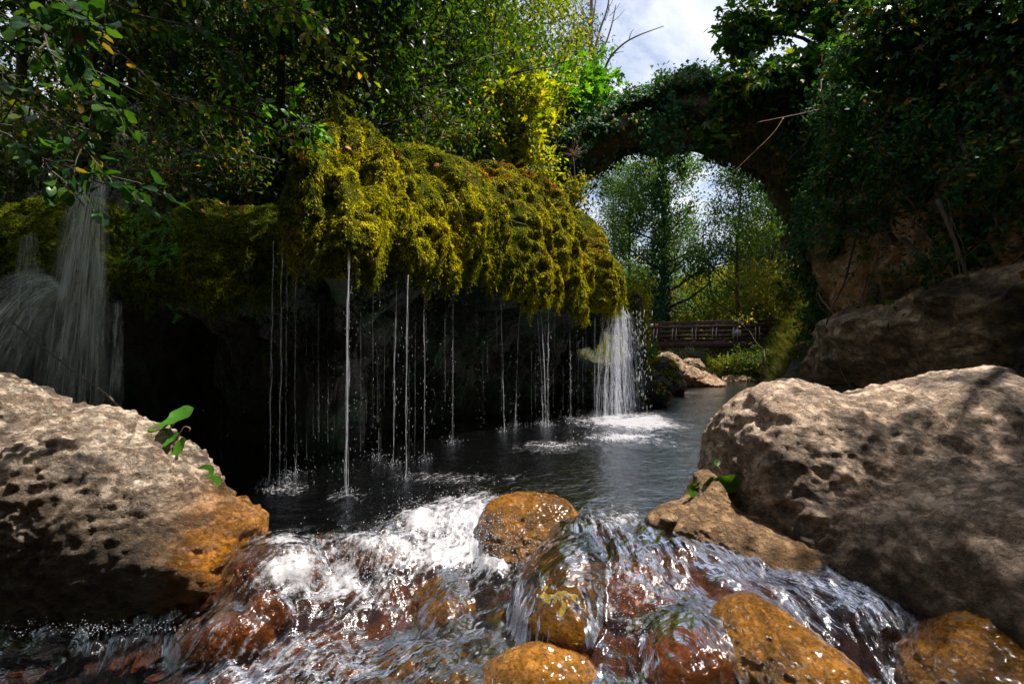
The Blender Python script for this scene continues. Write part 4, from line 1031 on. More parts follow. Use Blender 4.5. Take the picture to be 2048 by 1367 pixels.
# slender woodland trees on the ledge and slope behind it
kinds = [dict(h=7.5, r=.085, nb=26, spread=1.5, nleaf=6500, lsize=(.08, .15), mat='leaf_dark', start=.22),
         dict(h=9.5, r=.11, nb=26, spread=2.2, nleaf=7500, lsize=(.08, .15), mat='leaf_mid', start=.3),
         dict(h=6.0, r=.05, nb=20, spread=1.2, nleaf=4800, lsize=(.05, .10), mat='leaf_dark', start=.05)]
protos = []
WT = [ # kind, u, depth, rotation, scale, label
 (1, 845, 9.0, 0, 1.0, 'dark trunk tree straight above the moss bulge, tallest of the near trunks'),
 (0, 790, 8.6, 1, 1.0, 'thin dark tree just left of the tallest near trunk'),
 (2, 740, 8.2, 2, 1.1, 'slim leaning tree above the highest moss hump'),
 (0, 640, 8.0, 3, 1.0, 'thin tree behind the highest moss hump'),
 (1, 560, 8.8, 4, .95, 'broad tree with brown trunk behind the pale twig above the slot'),
 (2, 470, 7.8, 5, 1.1, 'slim tree between the silky fall and the moss bulge'),
 (0, 400, 8.3, 0.5, 1.05, 'dark many-branched tree above the dark mossy hollow'),
 (2, 340, 7.6, 1.5, 1.0, 'small dark tree right of the silky fall'),
 (1, 270, 9.0, 2.5, .9, 'broad tree directly above the silky fall'),
 (0, 150, 8.4, 3.5, 1.1, 'dark thin tree left of the silky fall'),
 (1, 40, 8.6, 4.5, .95, 'broad dark tree at the far left behind hazel leaves'),
 (0, 930, 10.5, 5.5, 1.0, 'thin dark tree left of the brilliant yellow shrub'),
 (2, 985, 11.0, .7, 1.2, 'slim dark tree behind the brilliant yellow shrub'),
 (1, 1000, 12.5, 1.7, .8, 'broad tree whose right side is lit golden near the sky gap')]
WT.append((1, -60, 8.0, 2.2, .9, 'broad tree at the far left edge behind the hazel leaves')); WT.append((2, 500, 7.4, 1.1, .75, 'small tree in the dark gap left of the highest moss hump'))
first = {}
for (k, u_, d_, rz, s_, lb) in WT:
    x_ = (u_ - U0) / F * d_; loc = (x_, d_, gz(x_, d_) - .1)
    kd = kinds[k]
    if k not in first:
        first[k] = tree_proto('woodland_tree', lb, 'tree', 500 + k, loc=loc, group='woodland trees on the mossy ledge', rz=rz, **kd); first[k].scale = (s_,) * 3
    else: copy_tree(first[k], loc, rz, s_, lb)
# second and third rank: lit from behind, sunlit yellow painted into the second rank's leaves
rng = RS(21)
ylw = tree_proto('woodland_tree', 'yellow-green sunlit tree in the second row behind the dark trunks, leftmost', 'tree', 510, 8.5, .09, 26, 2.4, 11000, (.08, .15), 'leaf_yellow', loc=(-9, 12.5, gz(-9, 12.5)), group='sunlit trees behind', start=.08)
lbs = ['sunlit tree in the second row above the silky fall', 'sunlit tree in the second row right of the silky fall', 'sunlit tree in the second row above the dark hollow', 'sunlit tree in the second row behind the slot',
       'sunlit tree in the second row behind the highest moss hump', 'sunlit tree in the second row behind the tallest near trunk', 'sunlit tree in the second row left of the golden shrub', 'golden sunlit tree in the second row behind the golden shrub']
for q, (x_, y_) in enumerate([(-7.2, 13), (-5.6, 12.3), (-4.2, 13.2), (-2.9, 12.4), (-2.0, 14), (-1.2, 12.6), (-.4, 14.2), (.2, 14.5)]):
    copy_tree(ylw, (x_, y_, gz(x_, y_) - .2), q * 1.3, .85 + .3 * rng.rand(), lbs[q])
back = tree_proto('forest_tree', 'tall dense tree of the back row at the far left', 'tree', 511, 11, .14, 30, 3.2, 15000, (.13, .22), 'leaf_mid', loc=(-17, 19, gz(-17, 19)), group='back row forest trees', sig=.35, start=.05)
lbs = ['tall dense back row tree above the far left corner', 'tall dense back row tree behind the silky fall', 'tall dense back row tree left of the hump', 'tall dense back row tree over the hump', 'tall dense back row tree behind the near trunks', 'tall dense back row tree nearest the golden shrub']
for q, (x_, y_) in enumerate([(-13.5, 18), (-10.5, 19), (-7.8, 17.5), (-5.2, 18.8), (-2.8, 17.6), (-.6, 18.6)]):
    copy_tree(back, (x_, y_, gz(x_, y_) - .2), q * 1.1, .95 + .15 * rng.rand(), lbs[q])
for q, (x_, y_, s_, lb) in enumerate([(-8, -3, 1.2, 'unseen tree added behind the photographer, left'), (-4.5, -7, 1.3, 'unseen tree added far behind the photographer, left'), (.5, -9, 1.3, 'unseen tree added straight behind the photographer'),
        (5, -6.5, 1.3, 'unseen tree added far behind the photographer, right'), (8.5, -3, 1.2, 'unseen tree added behind the photographer, right'), (-10, 1.5, 1.1, 'unseen tree added beside the photographer on the left bank'), (11.5, 1, 1.1, 'unseen tree added beside the photographer on the right bank'), (-1, -5, 1.1, 'nearer unseen tree added behind the photographer'), (3.5, -3.6, 1.0, 'nearest unseen tree added behind the photographer on the right')]):
    copy_tree(back, (x_, y_, gz(x_, y_) - .2), q * 1.1, s_, lb, 'unseen trees added behind the camera to dim the sky light')  # out of view, added to cut ambient sky light on the foreground
# grey feathery tree and bare trees against the sky
x_ = (1135 - U0) / F * 16; tree_proto('feathery_tree', 'grey feathery tree against the sky left of the bare trunk', 'tree', 520, 10.5, .20, 22, 1.2, 9000, (.10, .18), 'leaf_grey', SLIM, .28, loc=(x_, 16, gz(x_, 16)), bark='bark_pale', start=.3)
x_ = (1190 - U0) / F * 20; tree_proto('feathery_tree', 'shorter grey feathery tree around the bare trunk', 'tree', 521, 11.2, .14, 16, 1.2, 5000, (.10, .18), 'leaf_grey', SLIM, .28, loc=(x_, 21, gz(x_, 21)), bark='bark_pale', start=.45)
branch_thing('bare_tree', [P(1180, 330, 17), P(1182, 160, 17), P(1182, 70, 17), P(1184, -40, 17)], .13, .05, M['bark_pale'], 'leafless tree with a straight trunk and upright limbs in the sky gap', 'tree',
    extra=[([P(1184, 120, 17), P(1200, 60, 17), P(1214, 20, 17), P(1222, -30, 17)], .05, .02), ([P(1186, 110, 17), P(1207, 95, 17), P(1222, 55, 17), P(1232, 10, 17)], .04, .015), ([P(1182, 60, 17), P(1168, 25, 17), P(1158, 5, 17)], .03, .012),
           ([P(1183, 55, 17), P(1190, 10, 17), P(1196, -30, 17)], .03, .015), ([P(1182, 95, 17), P(1165, 70, 17), P(1150, 50, 17)], .03, .01)] + [([P(1214 + a, 20 + b, 17), P(1222 + a * 1.8, 8 + b, 17), P(1228 + a * 2.4, -6 + b, 17)], .012, .006) for a, b in ((0, 0), (5, 12), (9, 25), (-4, 22))])
branch_thing('bare_branch', [P(1196, 190, 15), P(1215, 125, 15), P(1242, 92, 15), P(1275, 72, 15), P(1328, 52, 15)], .05, .010, M['bark'], 'bare curved bough reaching right over the arch into open sky', 'bough',
    extra=[([P(1258, 80, 15), P(1262, 66, 15), P(1268, 58, 15)], .014, .006), ([P(1226, 108, 15), P(1240, 104, 15), P(1248, 103, 15)], .012, .005), ([P(1218, 120, 15), P(1205, 108, 15), P(1196, 96, 15)], .014, .005)])

# shrubs on the ledge
def shrub(name, label, u_, v_, d_, h, wd, nleaf, lsize, mat, T, seed, nst=6, sig=.10, group=None, bark='bark_pale'):
    rng = RS(seed); base = P(u_, v_, d_); t_ = thing(name, label, 'shrub', base, group=group); acc = Acc(); tips = []
    for q in range(nst):
        a = rng.rand() * 2 * pi; r_ = wd * rng.rand() ** .6; top = np.array([math.cos(a) * r_, math.sin(a) * r_, h * rng.uniform(.6, 1)])
        t2 = np.linspace(0, 1, 9)[:, None]; pts = top * t2 * np.array([1, 1, 1]) + np.stack([.06 * noise(t2[:, 0] * 3, q + seed + 0 * t2[:, 0], i) for i in range(3)], 1)
        pts[:, 2] -= .15 * (1 - t2[:, 0]); add_tube(acc, pts, np.linspace(.013, .004, 9), 5)
        for f in np.linspace(.25, 1, 10):
            b = np.array([np.interp(f, t2[:, 0], pts[:, c]) for c in range(3)]); e = b + rng.randn(3) * np.array([.5, .5, .25]) * wd * .55
            add_tube(acc, np.array([b, (b + e) / 2 + [0, 0, .02], e]), [.005, .004, .002], 4); tips += [e, (b + e) / 2]
    obj('stems', acc.mesh('stems', M[bark]), t_)
    p = crown_pts(np.array(tips), nleaf, sig, rng)
    obj('foliage', leaves('foliage', T, p, unit(rng.randn(nleaf, 3) + [0, 0, -.1]), unit(rng.randn(nleaf, 3) * .5 + [0, -.2, 1]), rng.uniform(*lsize, nleaf), rng, M[mat]), t_)
    return t_
shrub('sun_tinted_shrub', 'brilliant yellow-green shrub on top of the moss, leaf colour brightened as if sunlit', 1035, 335, 9.6, 1.7, .55, 1200, (.10, .20), 'leaf_sun_tint', FIG, 601, 8, .12)
shrub('fig_shrub', 'bright green fig shrub left of the arch shoulder', 1150, 250, 12.5, 1.5, .8, 900, (.14, .24), 'leaf_fresh', FIG, 602, 9, .14)
shrub('fig_shrub', 'green fig shrub leaning over the arch shoulder against the sky', 1190, 215, 13.5, 1.2, .6, 380, (.14, .24), 'leaf_fresh', FIG, 603, 6, .12)
shrub('ledge_shrub', 'low leafy shrub with long shoots on golden moss below the arch', 1095, 385, 9.4, .95, .45, 600, (.05, .11), 'leaf_sun_tint', LEAF, 604, 6, .07)
shrub('ledge_shrub', 'airy green shrub left of the brilliant yellow shrub', 960, 335, 8.9, 1.3, .6, 1500, (.05, .11), 'leaf_mid', LEAF, 605, 9, .10)
shrub('ledge_shrub', 'small green plant among dry leaves in the middle of the ledge', 850, 310, 7.6, .55, .4, 420, (.05, .10), 'leaf_mid', LEAF, 606, 6, .07)
shrub('ledge_shrub', 'dense low green plants behind the golden moss edge', 900, 310, 8.3, .8, .6, 1100, (.05, .10), 'leaf_mid', LEAF, 607, 8, .09)
shrub('ledge_shrub', 'yellow-green sprays at the right end of the mossy ledge', 1145, 395, 10.1, .5, .45, 420, (.05, .10), 'leaf_yellow', LEAF, 608, 5, .07)
shrub('ledge_shrub', 'pale leafy thicket between the yellow shrub and the fig', 1085, 290, 11.5, 1.8, .7, 1500, (.07, .14), 'leaf_sun_tint', LEAF, 609, 9, .14)
shrub('bank_shrub', 'vivid yellow-green shrub beside the bright fall', 1285, 640, 12.3, 1.1, .35, 500, (.07, .13), 'leaf_sun_tint', LEAF, 610, 6, .09)
shrub('bank_shrub', 'vivid green plant under the bridge abutment', 1302, 722, 13.5, .6, .3, 350, (.06, .12), 'leaf_fresh', LEAF, 611, 6, .07)
shrub('bank_shrub', 'silvery grey shrub on the bank under the bridge', 1375, 728, 23, .75, .9, 1200, (.10, .2), 'leaf_grey', SLIM, 612, 9, .15)
shrub('bank_shrub', 'round yellow-green bush at the water edge below the bridge', 1460, 750, 21.5, .80, 1.0, 3600, (.07, .15), 'leaf_yellow', LEAF, 613, 14, .16)
shrub('bank_shrub', 'bronze and green bush right of the yellow-green bush', 1510, 745, 20.5, .85, 1.0, 2200, (.07, .15), 'leaf_mid', LEAF, 614, 12, .16)
shrub('ledge_shrub', 'dark green bush in the shaded gap left of the highest moss hump', 500, 395, 6.4, .9, .6, 1300, (.05, .10), 'leaf_mid', LEAF, 620, 9, .10)
shrub('ledge_shrub', 'dark low bush right of the silky fall on the shaded ledge', 330, 385, 6.2, .7, .6, 900, (.05, .10), 'leaf_dark', LEAF, 621, 8, .10)
shrub('ledge_shrub', 'bushy plant at the far left edge above the mossy bank', 20, 400, 6.6, 1.7, .9, 2200, (.06, .12), 'leaf_mid', LEAF, 622, 12, .13)
# dry flower heads
def umbel(u_, v_, d_, u2, v2, label, seed):
    rng = RS(seed); a, b = P(u_, v_, d_), P(u2, v2, d_); t_ = thing('dry_flower', label, 'dry flower', a); acc = Acc(); add_tube(acc, np.array([[0, 0, 0], (b - a) * .5 + [.02, 0, 0], b - a]), [.008, .006, .004], 5); pts = []
    for q in range(26):
        e = (b - a) + rng.randn(3) * .12; add_tube(acc, np.array([(b - a) * .9, e]), [.003, .002], 4); pts += [e + rng.randn(3) * .02 for _ in range(9)]
    obj('stalk', acc.mesh('stalk', M['bark_red']), t_); pts = np.array(pts)
    obj('seed_head', leaves('seed_head', LEAF, pts, rdir(rng, len(pts)), rdir(rng, len(pts)), .02, rng, M['dry']), t_, kind='stuff')
umbel(905, 320, 8.0, 868, 225, 'dry pinkish umbel leaning left above the moss crest', 1); umbel(1150, 390, 9.6, 1145, 300, 'dry brown seed head at the right end of the ledge', 2)
umbel(900, 440, 6.6, 920, 360, 'dry wiry stalks hanging in front of the golden moss', 3)

# overhanging hazel branches, upper left
def hazel(pts, nleaf, ls, label, seed, mat='leaf_hazel', sig=.13, T=OVAL, hang=.55):
    nleaf = int(nleaf * 1.7)
    rng = RS(seed); pts = np.array(pts, float); o = pts[0].copy(); t_ = thing('leafy_branch', label, 'branch', o, group='leafy branches hanging over the left side'); acc = Acc()
    d_ = np.linspace(0, 1, len(pts)); t2 = np.linspace(0, 1, 30); c = np.stack([np.interp(t2, d_, pts[:, i]) for i in range(3)], 1)
    for _ in range(4): c[1:-1] = (c[:-2] + c[2:] + 2 * c[1:-1]) / 4
    L_ = np.linalg.norm(c[-1] - c[0]); c = c + np.stack([.03 * L_ * noise(t2 * 5, seed + 0 * t2, i) for i in range(3)], 1)
    add_tube(acc, c - o, np.linspace(.010, .003, 30), 6); tips = []
    for f in np.linspace(.08, 1, max(6, nleaf // 7)):
        b = np.array([np.interp(f, t2, c[:, i]) for i in range(3)]); dr = unit(c[-1] - c[0]) * .6 + rng.randn(3) * .6 + np.array([0, 0, -.1]); e = b + unit(dr) * rng.uniform(.1, .45)
        mid = (b + e) / 2 + [0, 0, .03]; add_tube(acc, np.array([b, mid, e]) - o, [.006, .004, .003], 4); tips.append((b, mid, e))
    P_, Fw = [], []
    for q in range(nleaf):
        b, mid, e = tips[rng.randint(len(tips))]; f = rng.rand(); w_ = b + (e - b) * f + rng.randn(3) * .02; lf = unit((e - b) * 1.5 + rng.randn(3) * .35 + np.array([0, 0, -.15])); s_ = w_ + lf * .04
        add_tube(acc, np.array([w_, s_]) - o, [.002, .0015], 3); P_.append(s_ - o); Fw.append(lf + np.array([0, 0, -hang * .4]))
    obj('twigs', acc.mesh('twigs', M['bark']), t_)
    n_ = len(P_); obj('leaves', leaves('branch_leaves', T, np.array(P_), np.array(Fw), unit(rng.randn(n_, 3) * .35 + [0, -.15, 1]), rng.uniform(ls * .55, ls * 1.1, n_), rng, M[mat]), t_)
    return t_
hazel([P(-80, 120, 3.2), P(40, 200, 3.2), P(120, 270, 3.1), P(225, 345, 3.05)], 46, .125, 'long hazel branch ending in broad leaves in front of the silky fall', 1)
hazel([P(-60, 20, 3.3), P(60, 60, 3.3), P(140, 120, 3.2), P(215, 230, 3.2)], 60, .12, 'dark hazel branch hanging below the top left corner', 2)
hazel([P(-60, 230, 3.0), P(20, 270, 3.0), P(70, 330, 3.0), P(110, 345, 3.0)], 30, .12, 'hazel branch low at the left edge above the mossy bank', 3)
hazel([P(60, -60, 3.0), P(110, 0, 3.0), P(150, 40, 3.0), P(200, 90, 3.1)], 34, .14, 'hazel branch with one glossy bright leaf at the top left', 4)
hazel([P(200, 60, 4.2), P(330, 190, 4.2), P(450, 230, 4.3), P(622, 285, 4.4)], 110, .085, 'long drooping branch whose bright tip touches the highest moss hump', 5, 'leaf_mid')
hazel([P(380, 210, 4.3), P(480, 225, 4.35), P(560, 240, 4.4), P(625, 270, 4.4)], 70, .09, 'bright leafy spray just above the highest moss hump', 6, 'leaf_fresh')
hazel([P(480, -40, 5.2), P(600, 30, 5.2), P(660, 90, 5.2), P(725, 140, 5.2)], 60, .12, 'yellow-green spray catching sun above the highest moss hump', 7, 'leaf_yellow')
hazel([P(120, -40, 4.5), P(260, 30, 4.5), P(380, 60, 4.6), P(500, 120, 4.7)], 150, .10, 'dark leafy branch crossing the top left of the woods', 8)
hazel([P(20, 300, 3.8), P(120, 330, 3.9), P(220, 380, 4.0), P(330, 300, 4.2)], 40, .09, 'thin dark branch bending up beside the silky fall', 9)
hazel([P(300, -50, 4.0), P(420, -10, 4.1), P(520, 20, 4.2), P(620, 10, 4.3)], 90, .11, 'dark leafy branch along the top edge left of centre', 10)
hazel([P(250, 200, 4.6), P(300, 260, 4.6), P(330, 290, 4.6), P(400, 300, 4.6)], 50, .08, 'small drooping twig with round leaves above the dark hollow', 11)
# ------------------------------------------------------------------ fig tree on the right cliff
def big_foliage(name, label, cat, base, lims, nleaf, ls, mat, T, seed, sig=.25, ntw=70, bark='bark', hang=.5, group=None, up=None):
    """tree whose boughs fill the given clumps: lims = (centre, radii, weight)"""
    rng = RS(seed); base = np.array(base, float); t_ = thing(name, label, cat, base, group=group); acc = Acc(); tips = []
    w = np.array([l[2] for l in lims]); w = w / w.sum()
    for (c, ra, _) in lims:
        c = np.array(c, float); t2 = np.linspace(0, 1, 12)[:, None]
        pts = (c - base) * t2 + np.array([0, 0, 1]) * (.25 * np.linalg.norm(c - base)) * np.sin(pi * t2) * .5 + np.stack([.12 * noise(t2[:, 0] * 3, seed + 0 * t2[:, 0], i) for i in range(3)], 1)
        add_tube(acc, pts, np.linspace(.075, .02, 12), 7)
    for q in range(ntw):
        c, ra, _ = lims[rng.choice(len(lims), p=w)]; e = np.array(c) + unit(rng.randn(3)) * np.array(ra) * rng.rand() ** .4; b = np.array(c) + (e - np.array(c)) * .1
        mid = (b + e) / 2 + rng.randn(3) * .08; add_tube(acc, np.array([b, mid, e]) - base, [.014, .010, .005], 4)
        for f in (.3, .5, .7, .85, 1): tips.append(b + (e - b) * f - base)
    obj('trunk', acc.mesh('trunk', M[bark]), t_)
    p = crown_pts(np.array(tips), nleaf, sig, rng)
    fw = unit(rng.randn(nleaf, 3) * .6 + np.array([-.25, -.25, -hang]))
    obj('crown', leaves('crown', T, p, fw, unit(rng.randn(nleaf, 3) * .45 + [0, -.35, 1]), rng.uniform(ls * .6, ls * 1.2, nleaf), rng, M[mat]), t_)
    return t_
big_foliage('fig_tree', 'fig tree with lobed leaves spreading out over the right shoulder of the arch', 'tree', P(1760, 210, 11.9),
    [(P(1500, 60, 11.7), (.85, .5, .8), 3), (P(1480, 190, 11.4), (.7, .6, .55), 2.2), (P(1590, 20, 11.7), (.9, .5, .8), 3), (P(1640, 120, 11.4), (.9, .5, .7), 3), (P(1560, 160, 11.2), (.8, .5, .5), 2.2),
     (P(1430, 265, 11.6), (.35, .3, .3), .7), (P(1700, 30, 11.2), (.9, .5, .8), 3), (P(1500, -60, 12.0), (.8, .5, .7), 2), (P(1640, -80, 11.8), (.9, .5, .8), 2)], 5600, .23, 'leaf_fig', FIG, 701, .16, 150)
big_foliage('fig_tree', 'darker fig tree hanging from the top of the right cliff', 'tree', P(1950, -60, 7.6),
    [(P(1780, 20, 7.6), (.8, .7, .7), 2), (P(1900, 10, 7.2), (.8, .7, .7), 2), (P(2010, 40, 6.6), (.8, .7, .7), 2), (P(1740, 130, 7.7), (.6, .5, .5), 1.5), (P(1850, 130, 7.2), (.7, .5, .5), 1.2)], 2600, .17, 'leaf_hazel', FIG, 702, .16, 110)
big_foliage('climbing_shrub', 'tangled dark green climber bulging out of the cliff over the ochre rock', 'shrub', P(1830, 250, 7.8),
    [(P(1700, 300, 7.3), (.55, .5, .45), 2), (P(1680, 230, 7.3), (.5, .45, .4), 1.5), (P(1790, 330, 7.0), (.6, .5, .45), 2), (P(1860, 260, 6.8), (.6, .5, .5), 1.5), (P(1660, 370, 7.6), (.4, .4, .35), 1.3), (P(1960, 330, 6.2), (.5, .4, .5), 1)], 4600, .10, 'leaf_ivy', LEAF, 703, .10, 120, hang=.2)
big_foliage('climbing_shrub', 'lower climber with yellowing sprays over the orange face', 'shrub', P(1760, 470, 7.9),
    [(P(1690, 440, 7.6), (.5, .4, .3), 2), (P(1780, 430, 7.3), (.5, .4, .35), 2), (P(1640, 470, 8.2), (.35, .4, .3), 1.4), (P(1860, 530, 6.9), (.4, .3, .25), .8), (P(1620, 400, 8.6), (.4, .4, .4), 1.2)], 1000, .09, 'leaf_ivy', LEAF, 704, .10, 80, hang=.2)

# unseen trees added above the frame, set to shade chosen patches
def canopy(label, root_, cens, n, ls, mat, seed, T=LEAF, sig=.3, ntw=60):
    return big_foliage('added_shade_tree', label, 'tree', root_, cens, n, ls, mat, T, seed, sig, ntw, group='unseen trees added to cast shade on the stream')
def shade(pt, t_): return np.array(pt, float) + SUN * t_
canopy('unseen tree added to shade the silky fall and the dark hollow', (-7.5, 8.2, gz(-7.5, 8.2)),
    [(shade((-5.2, 4.9, 2.6), 6.5), (1.5, 1.4, .7), 2), (shade((-3.6, 4.9, 2.6), 6.5), (1.3, 1.3, .7), 2.4), (shade((-5.9, 3.6, .8), 9), (1.0, 1.0, .7), .8)], 14000, .10, 'leaf_mid', 801, sig=.3, ntw=110)
canopy('unseen tree added above the right cliff to shade the big boulder', (8.8, 5.0, 9.5),
    [(shade((3.4, 2.75, .4), 8.5), (1.2, .5, .5), 2), (shade((2.9, 2.1, 0), 9.0), (1.3, .5, .5), 1.6), (shade((2.5, 2.8, .3), 8.3), (.5, .45, .4), 1.3), (shade((4.6, 3.9, 1), 8.5), (.6, .6, .5), .4)], 9000, .09, 'leaf_mid', 802, sig=.26, ntw=90)
canopy('unseen tree added to shade the left channel', (-6.5, .2, 0),
    [(shade((-3.2, 2.3, -.4), 8.5), (1.2, .35, .5), 2), (shade((-1.6, 2.1, -.4), 8.5), (1.0, .35, .4), .8)], 6000, .09, 'leaf_mid', 803, sig=.24, ntw=70)

# ------------------------------------------------------------------ far trees through the arch
ft = tree_proto('valley_tree', 'tall tree with ivy-wrapped trunk seen left of centre through the arch', 'tree', 901, 15.5, .36, 34, 3.4, 20000, (.13, .24), 'leaf_far', sig=.34, loc=(P(1322, 700, 31)[0], 31, gz(P(1322, 700, 31)[0], 31) - .3), group='trees of the valley seen through the arch', start=.18, curve=.02, up=.35)
rng = RS(31); n_ = 3000; hh = rng.rand(n_) * 12; aa = rng.rand(n_) * 2 * pi; rr = .42 + .25 * rng.rand(n_)
obj('ivy', leaves('trunk_ivy', IVY, np.stack([rr * np.cos(aa), rr * np.sin(aa), hh], 1), unit(rng.randn(n_, 3) + [0, 0, -1]), unit(np.stack([np.cos(aa), np.sin(aa), .3 + 0 * aa], 1)), .2, rng, M['leaf_ivy'], v=rng.rand(n_) * .6), ft)
ft2 = tree_proto('valley_tree', 'slender tree with open crown right of the sky gap in the arch', 'tree', 902, 13.5, .16, 30, 3.0, 12500, (.11, .20), 'leaf_far', sig=.34, loc=(P(1480, 700, 29)[0], 29, gz(P(1480, 700, 29)[0], 29) - .3), group='trees of the valley seen through the arch', start=.22, curve=.02)
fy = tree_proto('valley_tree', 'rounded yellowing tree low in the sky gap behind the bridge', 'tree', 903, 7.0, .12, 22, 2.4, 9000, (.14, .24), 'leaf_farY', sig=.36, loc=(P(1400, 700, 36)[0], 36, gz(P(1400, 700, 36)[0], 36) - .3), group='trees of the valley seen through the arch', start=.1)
VT = [(ft2, 1262, 33, .95, 'tree at the left foot of the arch opening'), (ft2, 1372, 40, .9, 'tree just right of the ivy-wrapped trunk'), (fy, 1450, 38, 1.0, 'yellowing tree under the slender open-crowned tree'), (fy, 1340, 40, 1.0, 'yellowing tree left of the low rounded one'),
      (ft2, 1545, 27, .9, 'green tree at the right side of the arch opening'), (ft2, 1575, 24, .8, 'nearest green tree beside the right arch foot'), (fy, 1520, 34, 1.2, 'yellow-green tree above the right bridge end'), (ft2, 1620, 30, 1.05, 'tree mostly hidden by the right cliff'),
      (fy, 1285, 44, 1.1, 'yellow-green distant tree behind the left bridge end'), (fy, 1480, 46, 1.3, 'distant tree behind the slender trunk'), (ft2, 1415, 52, .75, 'distant tree closing the gap low behind the bridge'), (fy, 1560, 46, 1.4, 'distant yellow-green tree behind the right bank'),
      (fy, 1375, 50, 1.15, 'distant tree behind the middle of the bridge'), (ft2, 1225, 40, 1.0, 'tree hidden partly behind the mossy ledge end')]
for q, (src, u_, d_, s_, lb) in enumerate(VT):
    x_ = (u_ - U0) / F * d_; copy_tree(src, (x_, d_, gz(x_, d_) - .3), q * 1.7 + .5, s_, lb)
fb = shrub('valley_bush', 'green bush behind the left end of the footbridge', 1320, 700, 31, 2.2, 1.8, 2600, (.14, .26), 'leaf_farY', LEAF, 911, 14, .25, 'bushes behind the footbridge')
fb.location.z = gz(fb.location.x, 31)
for q, (u_, d_, s_, lb) in enumerate([(1365, 33, 1.1, 'bush behind the bridge below the ivy-wrapped tree'), (1410, 32, 1.0, 'bush behind the middle of the bridge railing'), (1450, 33, 1.2, 'bush behind the signboard on the bridge'), (1500, 30, 1.2, 'bush behind the right bridge end'), (1545, 27, 1.3, 'bush on the right bank above the bridge'), (1590, 24, 1.2, 'bush at the top of the grassy bank')]):
    x_ = (u_ - U0) / F * d_; copy_tree(fb, (x_, d_, gz(x_, d_) - .1), q * 2.1, s_, lb)
rng = RS(33); n_ = 60000                                # far wooded slopes
a = rng.uniform(-1.3, 1.6, n_); dd = rng.uniform(58, 190, n_); px = np.tan(a * .7) * dd * .9; py = dd; pz = ground_z(px, py) + rng.rand(n_) ** .7 * (4 + 3 * noise(px * .15, py * .15, 0, 5))
obj('woods', leaves('woods', LEAF, np.stack([px, py, pz], 1), rdir(rng, n_), rdir(rng, n_, 1), rng.uniform(.8, 1.7, n_), rng, M['leaf_far']), label='far wooded hillsides closing the valley', cat='woods', kind='stuff')

# grassy bank on the right and leaf cover on the woodland floor
def tussock(c, n, L_, rng, acc, lean=(-.5, -.3)):
    a = rng.rand(n) * 2 * pi; b = c + np.stack([np.cos(a), np.sin(a), 0 * a], 1) * (rng.rand(n) * .12)[:, None]
    d = unit(np.stack([np.cos(a) * .6 + lean[0], np.sin(a) * .6 + lean[1], 1.0 + 0 * a], 1)); l = L_ * rng.uniform(.5, 1.1, n)
    w = unit(np.cross(d, np.array([0, 0, 1.]))) * .006
    m = b + d * (l * .55)[:, None]; e = b + d * l[:, None] + np.stack([d[:, 0], d[:, 1], -.8 + 0 * l], 1) * (l * .35)[:, None]
    V = np.stack([b - w, b + w, m + w, m - w, e], 1).reshape(-1, 3); i = np.arange(n)[:, None] * 5
    vv = np.repeat(rng.rand(n), 5); bb = acc.n
    acc.add(V, (i + np.array([[0, 1, 2, 3]])), v=vv); acc.F[3].append(i + np.array([[3, 2, 4]]) + bb)
rng = RS(41); acc = Acc()
for q in range(1500):
    y_ = rng.uniform(13, 24); cx_, hw_ = rside(y_); x_ = cx_ + hw_ + .1 + rng.rand() * 4.5; tussock(np.array([x_, y_, gz(x_, y_)]), 26, rng.uniform(.35, .75), rng, acc)
for q in range(500):
    y_ = rng.uniform(14, 27); cx_, hw_ = rside(y_); x_ = cx_ - hw_ - .2 - rng.rand() * 3; tussock(np.array([x_, y_, gz(x_, y_)]), 20, rng.uniform(.2, .5), rng, acc)
obj('grass', acc.mesh('grass', M['grass'], False), label='long dry and green grass covering the stream banks', cat='grass', kind='stuff')
rng = RS(42); n_ = 26000; px = rng.uniform(-9, 2.5, n_); py = rng.uniform(5.6, 15, n_); dcn, _ = near_path(px, py, CPATH[::12, :2], CT[::12]); ok = dcn > 2.2; px, py = px[ok], py[ok]
px2 = rng.uniform(5.5, 13, 9000); py2 = rng.uniform(11, 24, 9000); c_, h_ = rside(py2); ok = px2 > c_ + h_ + .6; px, py = np.concatenate([px, px2[ok]]), np.concatenate([py, py2[ok]]); n_ = len(px)
obj('undergrowth', leaves('undergrowth', LEAF, np.stack([px, py, ground_z(px, py) + np.abs(rng.randn(n_)) * .2], 1), rdir(rng, n_), rdir(rng, n_, 1.5), rng.uniform(.06, .14, n_), rng, M['leaf_mid']), label='low green undergrowth on the woodland floor and bank', cat='undergrowth', kind='stuff')

